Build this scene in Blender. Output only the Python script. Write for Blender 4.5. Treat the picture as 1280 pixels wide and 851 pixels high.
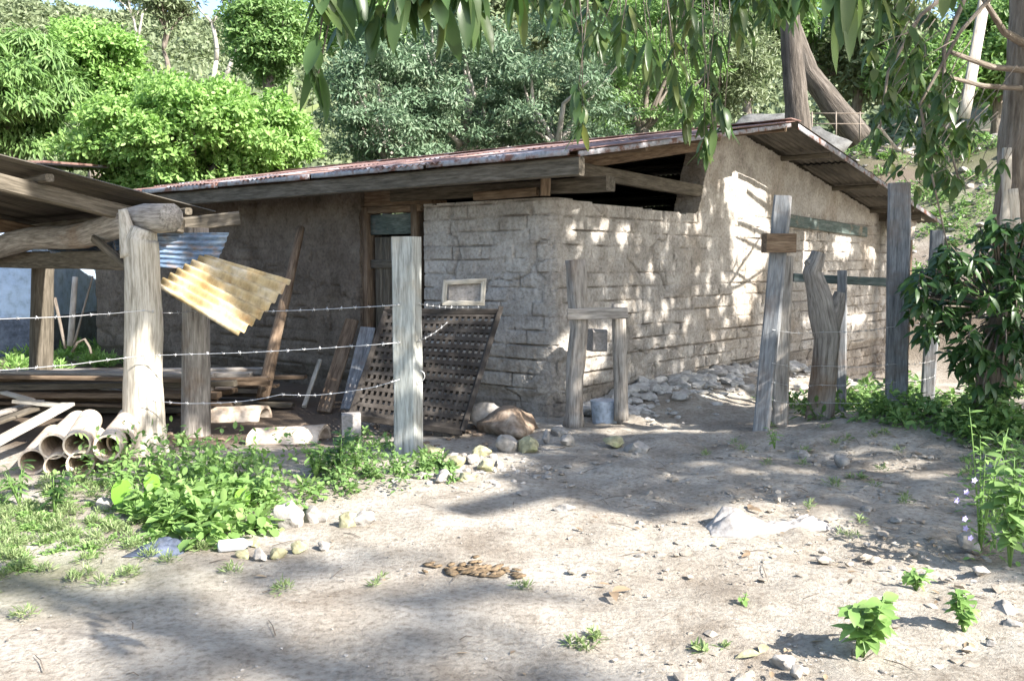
import bpy, math, random
import numpy as np
from mathutils import Vector, Matrix, noise
R = math.radians
random.seed(7); RNG = np.random.default_rng(7)
for o in list(bpy.data.objects): bpy.data.objects.remove(o)
S = bpy.context.scene
COL = S.collection
# ------------------------------------------------------------------ camera, sky, sun, exposure
EYE = 1.6; F = 1200.0; PITCH = math.atan(95.5/F)
cd = bpy.data.cameras.new('camera'); cam = bpy.data.objects.new('camera', cd); COL.objects.link(cam)
cd.sensor_width = 36; cd.lens = 36*F/1280; cd.clip_end = 2000; cd.clip_start = 0.05
cam.location = (0, 0, EYE); cam.rotation_euler = (math.pi/2-PITCH, 0, 0); S.camera = cam
SUN = Vector((.655, -.475, .588)).normalized()
el = math.asin(SUN.z)
w = bpy.data.worlds.new('World'); S.world = w; w.use_nodes = True
nt = w.node_tree; sky = nt.nodes.new('ShaderNodeTexSky'); sky.sky_type = 'NISHITA'; sky.sun_disc = False
sky.sun_elevation = el; sky.sun_rotation = math.atan2(SUN.x, SUN.y); sky.dust_density = 1.5
nt.links.new(sky.outputs[0], nt.nodes['Background'].inputs[0]); nt.nodes['Background'].inputs[1].default_value = .125
sl = bpy.data.lights.new('sun', 'SUN'); sl.energy = 5.0; sl.angle = R(.53); sl.color = (1, .945, .87)
so = bpy.data.objects.new('sun', sl); COL.objects.link(so); so.rotation_euler = SUN.to_track_quat('Z', 'Y').to_euler()
S.view_settings.view_transform = 'Standard'; S.view_settings.look = 'None'; S.view_settings.exposure = 1.66
S.view_settings.gamma = 1; S.view_settings.use_curve_mapping = False
S.render.engine = 'CYCLES'
S.cycles.max_bounces = 6; S.cycles.transparent_max_bounces = 4

CP, SP = math.cos(PITCH), math.sin(PITCH)
def at(px, py, Y):
    """world point seen at photo pixel (1280x851) at distance Y along the ground"""
    dx = (px-640)/F; dy = -(py-425.5)/F
    d = Vector((dx, CP+dy*SP, -SP+dy*CP))
    return Vector((0, 0, EYE))+d*(Y/d.y)
def proj(p):
    x, y, z = p[0], p[1], p[2]-EYE
    f = y*CP-z*SP; u = y*SP+z*CP
    if f < .01: return None
    return 640+F*x/f, 425.5-F*u/f
# ------------------------------------------------------------------ numpy noise
_T = np.random.default_rng(99).random((256, 256))
def vnoise(x, y):
    x = np.asarray(x, float); y = np.asarray(y, float)
    xi = np.floor(x).astype(int); yi = np.floor(y).astype(int); fx = x-xi; fy = y-yi
    fx = fx*fx*(3-2*fx); fy = fy*fy*(3-2*fy)
    a = _T[xi & 255, yi & 255]; b = _T[(xi+1) & 255, yi & 255]; c = _T[xi & 255, (yi+1) & 255]; d = _T[(xi+1) & 255, (yi+1) & 255]
    return (a*(1-fx)+b*fx)*(1-fy)+(c*(1-fx)+d*fx)*fy
def fbm(x, y, o=4):
    s = 0; a = .5
    for i in range(o):
        s = s+a*(vnoise(x, y)-.5)*2; x = np.asarray(x)*2.03+17.3; y = np.asarray(y)*2.01+5.1; a *= .5
    return s
def sst(a, b, x):
    t = np.clip((x-a)/(b-a), 0, 1); return t*t*(3-2*t)
# house frame: E = front eave corner, U along the eave (to the left and away), G across the gable
E = Vector((.55, 8.7, 2.6)); U = Vector((-.767, .6416, 0)).normalized(); G = Vector((.6416, .767, 0)).normalized()
SL = .163; TR = 4.65; TE = 10.9; LEN = 10.9; OV = .8
def terrain(x, y):
    x = np.asarray(x, float); y = np.asarray(y, float)
    t = (x-E.x)*G.x+(y-E.y)*G.y
    s = (x-E.x)*U.x+(y-E.y)*U.y
    z = .05*fbm(x*.35, y*.35, 3)
    z = z+.22*np.exp(-((x-4.1)/1.5)**2-((y-8.6)/1.0)**2)
    z = z+.25*np.exp(-((x-5.6)/1.5)**2-((y-6.6)/2.0)**2)
    z = z-.42*sst(5.2, 9, t)*sst(-4.5, -1.2, s-0*t)*(1-sst(10.5, 12, t))
    bank = np.clip(t-11.2, 0, 9.5)*.5+np.clip(t-20.7, 0, 200)*.14
    side = sst(-16, -3, -s) if False else 1-sst(4, 16, s)
    z = z+bank*side*(1+.12*fbm(x*.3+3, y*.3, 3))
    d = np.sqrt(x*x+y*y)
    z = z+np.clip(d-45, 0, 70)*.395*sst(0, 30, y)*(1+.15*fbm(x*.03, y*.03, 3))
    # rubble bank against the gable wall
    z = z+.17*np.exp(-((s+.8)/.5)**2 if False else -((s-.45)/.55)**2)*sst(1.4, 2.4, t)*(1-sst(6.2, 7.4, t))
    z = z+.08*np.exp(-((x+2.1)/1.3)**2-((y-7.2)/.6)**2)
    return z
def gz(x, y): return float(terrain(x, y))
def ground(px, py):
    """ground point under a photo pixel"""
    Y = 2.0
    for Yk in np.arange(2.5, 60, .05):
        p = at(px, py, Yk)
        if p.z <= gz(p.x, p.y): return Vector((p.x, p.y, gz(p.x, p.y)))
    return at(px, py, 60)
# ------------------------------------------------------------------ mesh builder
class MB:
    def __init__(s): s.v = []; s.f = []; s.a = []
    def add(s, vs, fs, at_=None):
        o = len(s.v); s.v += [tuple(p) for p in vs]; s.f += [tuple(i+o for i in f) for f in fs]
        s.a += [tuple(p) for p in (at_ if at_ is not None else vs)]
    def tube(s, pts, rad, n=10, rough=0., cap=True, seed=0, flat=1.):
        pts = [Vector(p) for p in pts]
        if isinstance(rad, (int, float)): rad = [rad]*len(pts)
        vs = []; at_ = []; L = 0; prev = None
        for i, p in enumerate(pts):
            d = (pts[min(i+1, len(pts)-1)]-pts[max(i-1, 0)]).normalized()
            if prev is None:
                a = Vector((0, 0, 1)).cross(d)
                if a.length < .2: a = Vector((1, 0, 0)).cross(d)
            else: a = prev-d*prev.dot(d)
            a.normalize(); prev = a; b = d.cross(a)
            if i: L += (p-pts[i-1]).length
            for k in range(n):
                th = 2*math.pi*k/n; r = rad[i]
                if rough: r *= 1+rough*(noise.noise(Vector((math.cos(th)*1.3+seed, math.sin(th)*1.3, L*2.2)))+.6*noise.noise(Vector((math.cos(th)*4+seed, math.sin(th)*4, L*1.1+seed))))
                vs.append(p+a*(math.cos(th)*r)+b*(math.sin(th)*r*flat)); at_.append((math.cos(th)*r+seed*.7, math.sin(th)*r, L+seed))
        fs = [(i*n+k, i*n+(k+1) % n, (i+1)*n+(k+1) % n, (i+1)*n+k) for i in range(len(pts)-1) for k in range(n)]
        if cap: fs += [tuple(range(n))[::-1], tuple((len(pts)-1)*n+k for k in range(n))]
        s.add(vs, fs, at_)
    def bar(s, p, q, w, h, up=(0, 0, 1), bev=.006, rough=0., n=1, seed=0, taper=1.):
        """squared timber from p to q, w wide, h high, chamfered"""
        p = Vector(p); q = Vector(q); d = (q-p).normalized(); L = (q-p).length
        a = d.cross(Vector(up)); 
        if a.length < .05: a = d.cross(Vector((0, 1, 0)))
        a.normalize(); b = a.cross(d)
        x, y = w/2, h/2; c = min(bev, x*.6, y*.6)
        prof = [(-x+c, -y), (x-c, -y), (x, -y+c), (x, y-c), (x-c, y), (-x+c, y), (-x, y-c), (-x, -y+c)]
        vs = []; at_ = []
        n = max(n, 1)
        for i in range(n+1):
            t = i/n; k = 1+(taper-1)*t
            for (u, v) in prof:
                m = 1+(rough*noise.noise(Vector((u*9+seed, v*9, t*L*2.5+seed))) if rough else 0)
                vs.append(p+d*(t*L)+a*u*k*m+b*v*k*m); at_.append((u+seed*.7, v, t*L+seed))
        fs = [(i*8+k, i*8+(k+1) % 8, (i+1)*8+(k+1) % 8, (i+1)*8+k) for i in range(n) for k in range(8)]
        fs += [tuple(range(8))[::-1], tuple(n*8+k for k in range(8))]
        s.add(vs, fs, at_)
    def box(s, c, sx, sy, sz, rz=0, bev=.01):
        c = Vector(c); d = Vector((math.cos(rz), math.sin(rz), 0)); s.bar(c-d*sx/2, c+d*sx/2, sy, sz, bev=bev)
    def rock(s, c, size, seed=0, sub=2, amp=.35):
        c = Vector(c); vs, fs = ICO[sub]
        out = []
        rr_ = random.Random(int(seed*1000)); cuts = [(Vector((rr_.gauss(0, 1), rr_.gauss(0, 1), rr_.gauss(0, 1))).normalized(), rr_.uniform(.5, .85)) for _ in range(9)]
        rz = seed*1.7; cs, sn = math.cos(rz), math.sin(rz)
        for v in vs:
            for cn, cd_ in cuts:
                e_ = v.dot(cn)-cd_
                if e_ > 0: v = v-cn*e_*.93
            n1 = noise.noise(v*1.1+Vector((seed*3.1, seed, 0))); n2 = noise.noise(v*2.7+Vector((0, seed*2.3, 5)))
            r = 1.12+amp*n1*1.0+amp*.35*n2+amp*.2*noise.noise(v*6+Vector((seed, 0, seed)))
            q = Vector((v.x*size[0]*r, v.y*size[1]*r, v.z*size[2]*r))
            out.append(c+Vector((q.x*cs-q.y*sn, q.x*sn+q.y*cs, q.z)))
        s.add(out, fs, [p*1.0+Vector((seed, seed*.3, 0)) for p in out])
    def leaf(s, base, d, nrm, L, W, fold=.25, droop=.2, seg=4):
        base = Vector(base); d = Vector(d).normalized(); nrm = Vector(nrm); sd = d.cross(nrm)
        if sd.length < .05: sd = d.cross(Vector((.3, .8, .4)))
        sd.normalize(); nrm = sd.cross(d).normalized()
        vs = []; rnd = random.random()
        for i in range(seg+1):
            t = i/seg; wd = W*.5*(math.sin(math.pi*min(1, (t*.92+.04))**.85)**.8) if 0 < t < 1 else W*.02
            p = base+d*(L*t)-nrm*(droop*L*t*t)
            vs += [p-sd*wd+nrm*wd*fold, p, p+sd*wd+nrm*wd*fold]
        fs = []
        for i in range(seg):
            a = i*3; fs += [(a, a+1, a+4, a+3), (a+1, a+2, a+5, a+4)]
        s.add(vs, fs, [(rnd, rnd*7.3, .5)]*len(vs))
def _ico():
    import bmesh
    d = {}
    for k in (1, 2, 3):
        bm = bmesh.new(); bmesh.ops.create_icosphere(bm, subdivisions=k, radius=1)
        d[k] = ([v.co.copy() for v in bm.verts], [tuple(v.index for v in f.verts) for f in bm.faces]); bm.free()
    return d
ICO = _ico()
def tag(o, label=None, cat=None, group=None, kind=None):
    if label: o['label'] = label
    if cat: o['category'] = cat
    if group: o['group'] = group
    if kind: o['kind'] = kind
    return o
def link(name, me, mat, parent=None, loc=None):
    me.materials.append(mat); o = bpy.data.objects.new(name, me); COL.objects.link(o)
    if parent: o.parent = parent
    if loc is not None: o.location = loc
    return o
def build(name, mb, mat, parent=None, smooth=True, origin=None):
    """link mb as one object; verts are world coords, shifted to the root's (or own) origin"""
    v = np.array(mb.v, float)
    if parent is not None: org = np.array(parent['_org']); org_loc = None
    else:
        org = np.array([(v[:, 0].min()+v[:, 0].max())/2, (v[:, 1].min()+v[:, 1].max())/2, v[:, 2].min()]) if origin is None else np.array(origin)
        org_loc = tuple(org)
    me = bpy.data.meshes.new(name); me.from_pydata((v-org).tolist(), [], mb.f)
    at_ = me.attributes.new('gr', 'FLOAT_VECTOR', 'POINT'); at_.data.foreach_set('vector', np.array(mb.a, 'f').ravel())
    if smooth: me.polygons.foreach_set('use_smooth', [True]*len(me.polygons))
    if smooth == 'auto': me.set_sharp_from_angle(angle=R(35))
    me.update()
    o = link(name, me, mat, parent, org_loc)
    if parent is None: pass
    return o
def thing(name, label, cat, loc, group=None):
    o = bpy.data.objects.new(name, None); COL.objects.link(o); o.empty_display_size = .1
    o.location = loc; o['_org'] = list(loc); tag(o, label, cat, group); return o
def part_of(part, name, mb, mat, root, smooth=True):
    """sub-part: parented to a part, whose own location is zero in the root"""
    o = build(name, mb, mat, root, smooth); o.parent = part; return o
# ------------------------------------------------------------------ materials
def ramp(n, a, b, stops):
    r = n.nodes.new('ShaderNodeValToRGB'); e = r.color_ramp.elements
    while len(e) < len(stops): e.new(.5)
    for k, (p, c) in enumerate(stops): e[k].position = p; e[k].color = (*c, 1)
    return r
def mat(name, cols, scale=4, stretch=(1, 1, 1), coord='gr', rough=.9, bump=.3, bscale=None, bstretch=None, metal=0, spec=.3, detail=8, dist=.02, lo=.3, hi=.7, trans=0, overlay=None, attr=None):
    m = bpy.data.materials.new(name); m.use_nodes = True; n = m.node_tree; b = n.nodes['Principled BSDF']
    b.inputs['Roughness'].default_value = rough; b.inputs['Metallic'].default_value = metal; b.inputs['Specular IOR Level'].default_value = spec
    if coord == 'gr':
        c = n.nodes.new('ShaderNodeAttribute'); c.attribute_name = 'gr'; cv = c.outputs['Vector']
    else: c = n.nodes.new('ShaderNodeTexCoord'); cv = c.outputs['Object']
    def tex(sc, st, det):
        mp = n.nodes.new('ShaderNodeMapping'); mp.inputs['Scale'].default_value = st; n.links.new(cv, mp.inputs[0])
        t = n.nodes.new('ShaderNodeTexNoise'); t.inputs['Scale'].default_value = sc; t.inputs['Detail'].default_value = det; t.inputs['Roughness'].default_value = .62
        n.links.new(mp.outputs[0], t.inputs['Vector']); return t
    t = tex(scale, stretch, detail)
    k = len(cols); stops = [(lo+(hi-lo)*i/(k-1), cols[i]) for i in range(k)]
    r = ramp(n, lo, hi, stops); n.links.new(t.outputs['Fac'], r.inputs[0]); out = r.outputs[0]
    if overlay:
        oc, osc, ol, oh = overlay; t3 = tex(osc, (1, 1, 1), 5); r3 = ramp(n, 0, 1, [(ol, (0, 0, 0)), (oh, (1, 1, 1))]); n.links.new(t3.outputs['Fac'], r3.inputs[0])
        mx = n.nodes.new('ShaderNodeMix'); mx.data_type = 'RGBA'; n.links.new(r3.outputs[0], mx.inputs[0]); n.links.new(out, mx.inputs[6]); mx.inputs[7].default_value = (*oc, 1); out = mx.outputs[2]
    if attr:
        aname, ac = attr; an = n.nodes.new('ShaderNodeAttribute'); an.attribute_name = aname
        mx = n.nodes.new('ShaderNodeMix'); mx.data_type = 'RGBA'; n.links.new(an.outputs['Fac'], mx.inputs[0]); n.links.new(out, mx.inputs[6])
        mx.inputs[7].default_value = (*ac, 1); out = mx.outputs[2]
    if bump:
        tf = tex((bscale or scale*3)*1.3, bstretch or stretch, 6); rf = ramp(n, 0, 1, [(.3, (.55, .53, .5)), (.5, (1, 1, 1)), (.72, (1.3, 1.3, 1.3))]); n.links.new(tf.outputs['Fac'], rf.inputs[0])
        mf = n.nodes.new('ShaderNodeMix'); mf.data_type = 'RGBA'; mf.blend_type = 'MULTIPLY'; mf.inputs[0].default_value = .75; n.links.new(out, mf.inputs[6]); n.links.new(rf.outputs[0], mf.inputs[7]); out = mf.outputs[2]
    n.links.new(out, b.inputs['Base Color'])
    if bump:
        t2 = tex(bscale or scale*3, bstretch or stretch, 8); bp = n.nodes.new('ShaderNodeBump'); bp.inputs['Strength'].default_value = bump; bp.inputs['Distance'].default_value = dist
        n.links.new(t2.outputs['Fac'], bp.inputs['Height']); n.links.new(bp.outputs[0], b.inputs['Normal'])
    if trans:
        tr = n.nodes.new('ShaderNodeBsdfTranslucent'); ms = n.nodes.new('ShaderNodeMixShader'); ms.inputs[0].default_value = trans
        hs = n.nodes.new('ShaderNodeHueSaturation'); hs.inputs['Saturation'].default_value = 1.15; hs.inputs['Value'].default_value = 1.25; n.links.new(out, hs.inputs['Color']); n.links.new(hs.outputs[0], tr.inputs[0])
        n.links.new(b.outputs[0], ms.inputs[1]); n.links.new(tr.outputs[0], ms.inputs[2]); n.links.new(ms.outputs[0], n.nodes['Material Output'].inputs[0])
    return m
WG = (15, 15, 1.5)
M = {}
M['wood_grey'] = mat('wood_grey', [(.12, .105, .09), (.3, .275, .245), (.42, .39, .35)], 2.2, WG, bump=.7, bscale=4, dist=.012, overlay=((.2, .13, .08), 1.6, .52, .75))
M['wood_pale'] = mat('wood_pale', [(.2, .18, .14), (.42, .39, .33), (.52, .49, .43)], 2.2, WG, bump=.6, bscale=4, dist=.01)
M['wood_green'] = mat('wood_green', [(.2, .21, .2), (.36, .375, .355), (.48, .49, .47)], 2.2, WG, bump=.5, bscale=4, dist=.01, overlay=((.34, .31, .25), 3, .5, .72))
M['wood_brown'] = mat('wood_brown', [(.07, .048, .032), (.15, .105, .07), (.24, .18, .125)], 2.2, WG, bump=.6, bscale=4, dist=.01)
M['wood_blue'] = mat('wood_blue', [(.1, .105, .11), (.2, .21, .22), (.3, .305, .31)], 2.2, WG, bump=.5, bscale=4, dist=.01, overlay=((.17, .145, .13), 3, .5, .7))
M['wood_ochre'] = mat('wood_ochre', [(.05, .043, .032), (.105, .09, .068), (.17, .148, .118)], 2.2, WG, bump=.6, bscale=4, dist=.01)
M['green_paint'] = mat('green_paint', [(.06, .08, .075), (.1, .13, .12), (.18, .2, .185)], 3, (5, 5, 1), bump=.3, dist=.005, overlay=((.24, .2, .15), 5, .58, .7))
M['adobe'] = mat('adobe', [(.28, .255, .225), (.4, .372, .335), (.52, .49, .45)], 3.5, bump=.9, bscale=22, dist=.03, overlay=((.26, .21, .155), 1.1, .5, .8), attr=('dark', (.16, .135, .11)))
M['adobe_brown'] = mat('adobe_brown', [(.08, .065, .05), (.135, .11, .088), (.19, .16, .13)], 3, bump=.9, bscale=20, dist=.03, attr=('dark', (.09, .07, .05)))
M['rust'] = mat('rust', [(.07, .04, .035), (.17, .095, .08), (.27, .18, .155), (.48, .5, .55)], 2.4, (1, 1, 1), coord='gr', rough=.6, bump=.15, dist=.004, lo=.36, hi=.66, spec=.4)
M['zinc'] = mat('zinc', [(.16, .15, .15), (.34, .35, .38), (.5, .53, .57)], 5, coord='gr', rough=.5, metal=.3, bump=.1, dist=.004, overlay=((.16, .08, .06), 5, .46, .58))
M['zinc_blue'] = mat('zinc_blue', [(.09, .13, .2), (.16, .24, .36), (.3, .37, .45)], 4, rough=.6, metal=.1, bump=.1, dist=.004, overlay=((.25, .2, .17), 5, .5, .68))
M['zinc_gold'] = mat('zinc_gold', [(.3, .2, .08), (.46, .36, .2), (.55, .5, .4)], 3, rough=.55, metal=.2, bump=.1, dist=.004, overlay=((.36, .2, .08), 4, .57, .72))
M['sheet_dark'] = mat('sheet_dark', [(.045, .04, .032), (.085, .075, .06), (.13, .115, .09)], 3, rough=.7, bump=.2, dist=.004)
M['grate'] = mat('grate', [(.022, .018, .015), (.042, .036, .031), (.075, .066, .058)], 6, bump=.3, dist=.004)
M['clay'] = mat('clay', [(.42, .3, .21), (.58, .48, .38), (.68, .6, .5)], 5, coord='o', bump=.2, dist=.004, rough=.75)
M['stone'] = mat('stone', [(.2, .185, .165), (.32, .3, .275), (.42, .4, .37)], 4, coord='o', bump=.7, bscale=16, dist=.02)
M['stone_moss'] = mat('stone_moss', [(.22, .21, .12), (.34, .32, .2), (.42, .4, .31)], 5, coord='o', bump=.7, bscale=16, dist=.02, overlay=((.2, .24, .06), 3, .5, .7))
M['stone_brown'] = mat('stone_brown', [(.13, .09, .065), (.24, .18, .13), (.38, .32, .26)], 5, coord='o', bump=.7, bscale=16, dist=.02)
M['clod'] = mat('clod', [(.19, .16, .13), (.3, .265, .22), (.4, .37, .32)], 5, coord='o', bump=.7, bscale=16, dist=.02)
M['rubble'] = mat('rubble', [(.3, .29, .27), (.45, .44, .42), (.58, .57, .55)], 5, coord='o', bump=.7, bscale=16, dist=.02)
M['boulder'] = mat('boulder', [(.07, .07, .068), (.13, .13, .125), (.2, .2, .19)], 1.6, coord='o', bump=.8, bscale=6, dist=.05)
M['blue_wall'] = mat('blue_wall', [(.3, .4, .56), (.38, .48, .62), (.42, .52, .64)], 1.5, coord='o', bump=.2, dist=.01)
M['wire'] = mat('wire', [(.3, .3, .3), (.55, .55, .55), (.7, .7, .7)], 10, rough=.4, metal=.7, bump=0)
M['cloth'] = mat('cloth', [(.24, .225, .21), (.32, .3, .285), (.38, .36, .345)], 6, coord='o', bump=.4, bscale=30, dist=.01)
M['plastic_blue'] = mat('plastic_blue', [(.04, .05, .075), (.07, .085, .12), (.12, .14, .19)], 6, coord='o', rough=.5, bump=.3)
M['bucket'] = mat('bucket', [(.3, .35, .42), (.4, .46, .54), (.46, .52, .58)], 6, coord='o', rough=.5, bump=.2)
M['bottle'] = mat('bottle', [(.5, .54, .58), (.6, .64, .67), (.7, .72, .74)], 6, coord='o', rough=.15, bump=.1, spec=.6)
M['dung'] = mat('dung', [(.08, .055, .03), (.18, .13, .08), (.28, .2, .12)], 20, coord='o', bump=.8, bscale=40, dist=.02)
M['bark'] = mat('bark', [(.1, .08, .065), (.2, .17, .14), (.3, .265, .23)], 2, (6, 6, .8), bump=1, bscale=4, dist=.04)
M['bark_dark'] = mat('bark_dark', [(.04, .035, .03), (.1, .085, .07), (.17, .15, .13)], 2, (6, 6, .8), bump=1, bscale=4, dist=.04)
M['bark_pale'] = mat('bark_pale', [(.25, .22, .19), (.42, .39, .35), (.55, .52, .48)], 2, (4, 4, 1), bump=.7, bscale=4, dist=.03)
M['pale_wood'] = mat('pale_wood', [(.3, .26, .21), (.42, .39, .34), (.5, .47, .43)], 2, (6, 6, .8), bump=.5, dist=.01)
def leafm(name, cols, trans=.35, rough=.5, spec=.4, scale=1.0):
    return mat(name, cols, scale, coord='gr', bump=0, rough=rough, spec=spec, trans=trans, lo=.25, hi=.75, detail=2)
M['leaf_bright'] = leafm('leaf_bright', [(.16, .3, .07), (.23, .38, .11), (.36, .5, .18)], .4, scale=9)
M['leaf_mid'] = leafm('leaf_mid', [(.1, .19, .06), (.16, .27, .085), (.26, .37, .14)], .35, scale=9)
M['leaf_cool'] = leafm('leaf_cool', [(.085, .15, .085), (.14, .215, .125), (.3, .36, .25)], .3, scale=9)
M['leaf_dark'] = leafm('leaf_dark', [(.025, .06, .018), (.045, .1, .028), (.08, .15, .04)], .3, rough=.38, spec=.5, scale=9)
M['leaf_mango'] = leafm('leaf_mango', [(.04, .08, .028), (.07, .125, .04), (.17, .19, .06)], .45, rough=.36, spec=.5, scale=9)
M['leaf_weed'] = leafm('leaf_weed', [(.14, .25, .07), (.2, .33, .1), (.28, .4, .14)], .35, scale=9)
M['leaf_dry'] = leafm('leaf_dry', [(.16, .115, .075), (.27, .2, .13), (.36, .31, .22)], .1, scale=9)
M['leaf_olive'] = leafm('leaf_olive', [(.11, .15, .07), (.17, .21, .11), (.25, .29, .17)], .3, scale=9)
M['grass'] = leafm('grass', [(.16, .24, .09), (.23, .31, .13), (.34, .37, .2)], .3, scale=9)
M['petal'] = mat('petal', [(.4, .35, .7), (.55, .5, .8)], 5, bump=0)
# ------------------------------------------------------------------ ground
def ground_mesh():
    xs = np.concatenate([-np.geomspace(260, 9, 60), np.arange(-8.9, 10.5, .055), np.geomspace(10.6, 260, 60)])
    ys = np.concatenate([np.linspace(-60, 2, 26), np.arange(2.1, 15, .055), np.geomspace(15.2, 330, 110)])
    X, Y = np.meshgrid(xs, ys, indexing='ij'); Z = terrain(X, Y)
    near = sst(2, 3, Y)*(1-sst(13, 16, Y))*sst(-9, -8, X)*(1-sst(9.5, 10.5, X))
    rt = sst(-.5, 1.5, X)
    Z = Z+near*(.014+.03*rt)*fbm(X*2.3, Y*2.3, 5)*1.2+near*.009*(1+2*rt)*fbm(X*7, Y*7, 3)
    nx, ny = X.shape
    V = np.stack([X, Y, Z], -1).reshape(-1, 3)
    i = np.arange((nx-1)*(ny-1)); a = (i//(ny-1))*ny+i % (ny-1)
    Fq = np.stack([a, a+ny, a+ny+1, a+1], -1)
    me = bpy.data.meshes.new('ground'); me.vertices.add(len(V)); me.vertices.foreach_set('co', V.ravel())
    me.loops.add(Fq.size); me.loops.foreach_set('vertex_index', Fq.ravel().astype('i')); me.polygons.add(len(Fq))
    me.polygons.foreach_set('loop_start', np.arange(len(Fq), dtype='i')*4); me.polygons.foreach_set('use_smooth', [True]*len(Fq))
    me.update(calc_edges=True)
    t = (X-E.x)*G.x+(Y-E.y)*G.y
    green = sst(14, 20, Y)*(1-sst(-7, -5.2, X))*.9
    green = np.maximum(green, .4*sst(11, 13, t)*sst(.35, .6, vnoise(X*.6, Y*.6)))
    green = np.maximum(green, sst(30, 45, Y)*.3*(.35+.65*vnoise(X*.15, Y*.15)))
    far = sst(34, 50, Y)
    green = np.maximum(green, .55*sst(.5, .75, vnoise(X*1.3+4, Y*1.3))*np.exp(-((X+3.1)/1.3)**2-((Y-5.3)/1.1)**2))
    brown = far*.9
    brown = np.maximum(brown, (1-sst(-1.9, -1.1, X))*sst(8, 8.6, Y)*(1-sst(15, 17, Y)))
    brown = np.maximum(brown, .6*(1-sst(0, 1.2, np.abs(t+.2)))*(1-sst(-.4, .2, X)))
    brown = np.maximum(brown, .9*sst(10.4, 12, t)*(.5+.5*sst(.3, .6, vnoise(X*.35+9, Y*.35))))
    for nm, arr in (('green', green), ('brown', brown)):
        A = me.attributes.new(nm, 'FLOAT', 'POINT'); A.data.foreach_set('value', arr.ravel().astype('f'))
    m = bpy.data.materials.new('dirt'); m.use_nodes = True; n = m.node_tree; b = n.nodes['Principled BSDF']; b.inputs['Roughness'].default_value = .97; b.inputs['Specular IOR Level'].default_value = .15
    g = n.nodes.new('ShaderNodeNewGeometry')
    def nz(sc, det=8, ro=.6):
        t = n.nodes.new('ShaderNodeTexNoise'); t.inputs['Scale'].default_value = sc; t.inputs['Detail'].default_value = det; t.inputs['Roughness'].default_value = ro; n.links.new(g.outputs['Position'], t.inputs['Vector']); return t
    t1 = nz(1.6, 10, .68); r1 = ramp(n, 0, 1, [(.34, (.25, .215, .175)), (.5, (.37, .335, .285)), (.64, (.46, .425, .37))]); n.links.new(t1.outputs['Fac'], r1.inputs[0])
    t2 = nz(26, 6, .7); r2 = ramp(n, 0, 1, [(.33, (.5, .46, .42)), (.5, (1, 1, 1)), (.7, (1.25, 1.25, 1.25))]); n.links.new(t2.outputs['Fac'], r2.inputs[0])
    mx = n.nodes.new('ShaderNodeMix'); mx.data_type = 'RGBA'; mx.blend_type = 'MULTIPLY'; mx.inputs[0].default_value = .8; n.links.new(r1.outputs[0], mx.inputs[6]); n.links.new(r2.outputs[0], mx.inputs[7]); out = mx.outputs[2]
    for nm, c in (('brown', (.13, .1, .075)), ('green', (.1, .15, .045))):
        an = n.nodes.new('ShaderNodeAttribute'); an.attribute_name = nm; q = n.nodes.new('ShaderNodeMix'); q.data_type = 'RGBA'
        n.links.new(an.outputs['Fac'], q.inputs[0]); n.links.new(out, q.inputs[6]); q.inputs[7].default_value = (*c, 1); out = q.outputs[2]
    n.links.new(out, b.inputs['Base Color'])
    t3 = nz(45, 8, .7); bp = n.nodes.new('ShaderNodeBump'); bp.inputs['Strength'].default_value = 1; bp.inputs['Distance'].default_value = .022; n.links.new(t3.outputs['Fac'], bp.inputs['Height']); n.links.new(bp.outputs[0], b.inputs['Normal'])
    o = link('ground', me, m); o['kind'] = 'structure'
ground_mesh()
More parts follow.
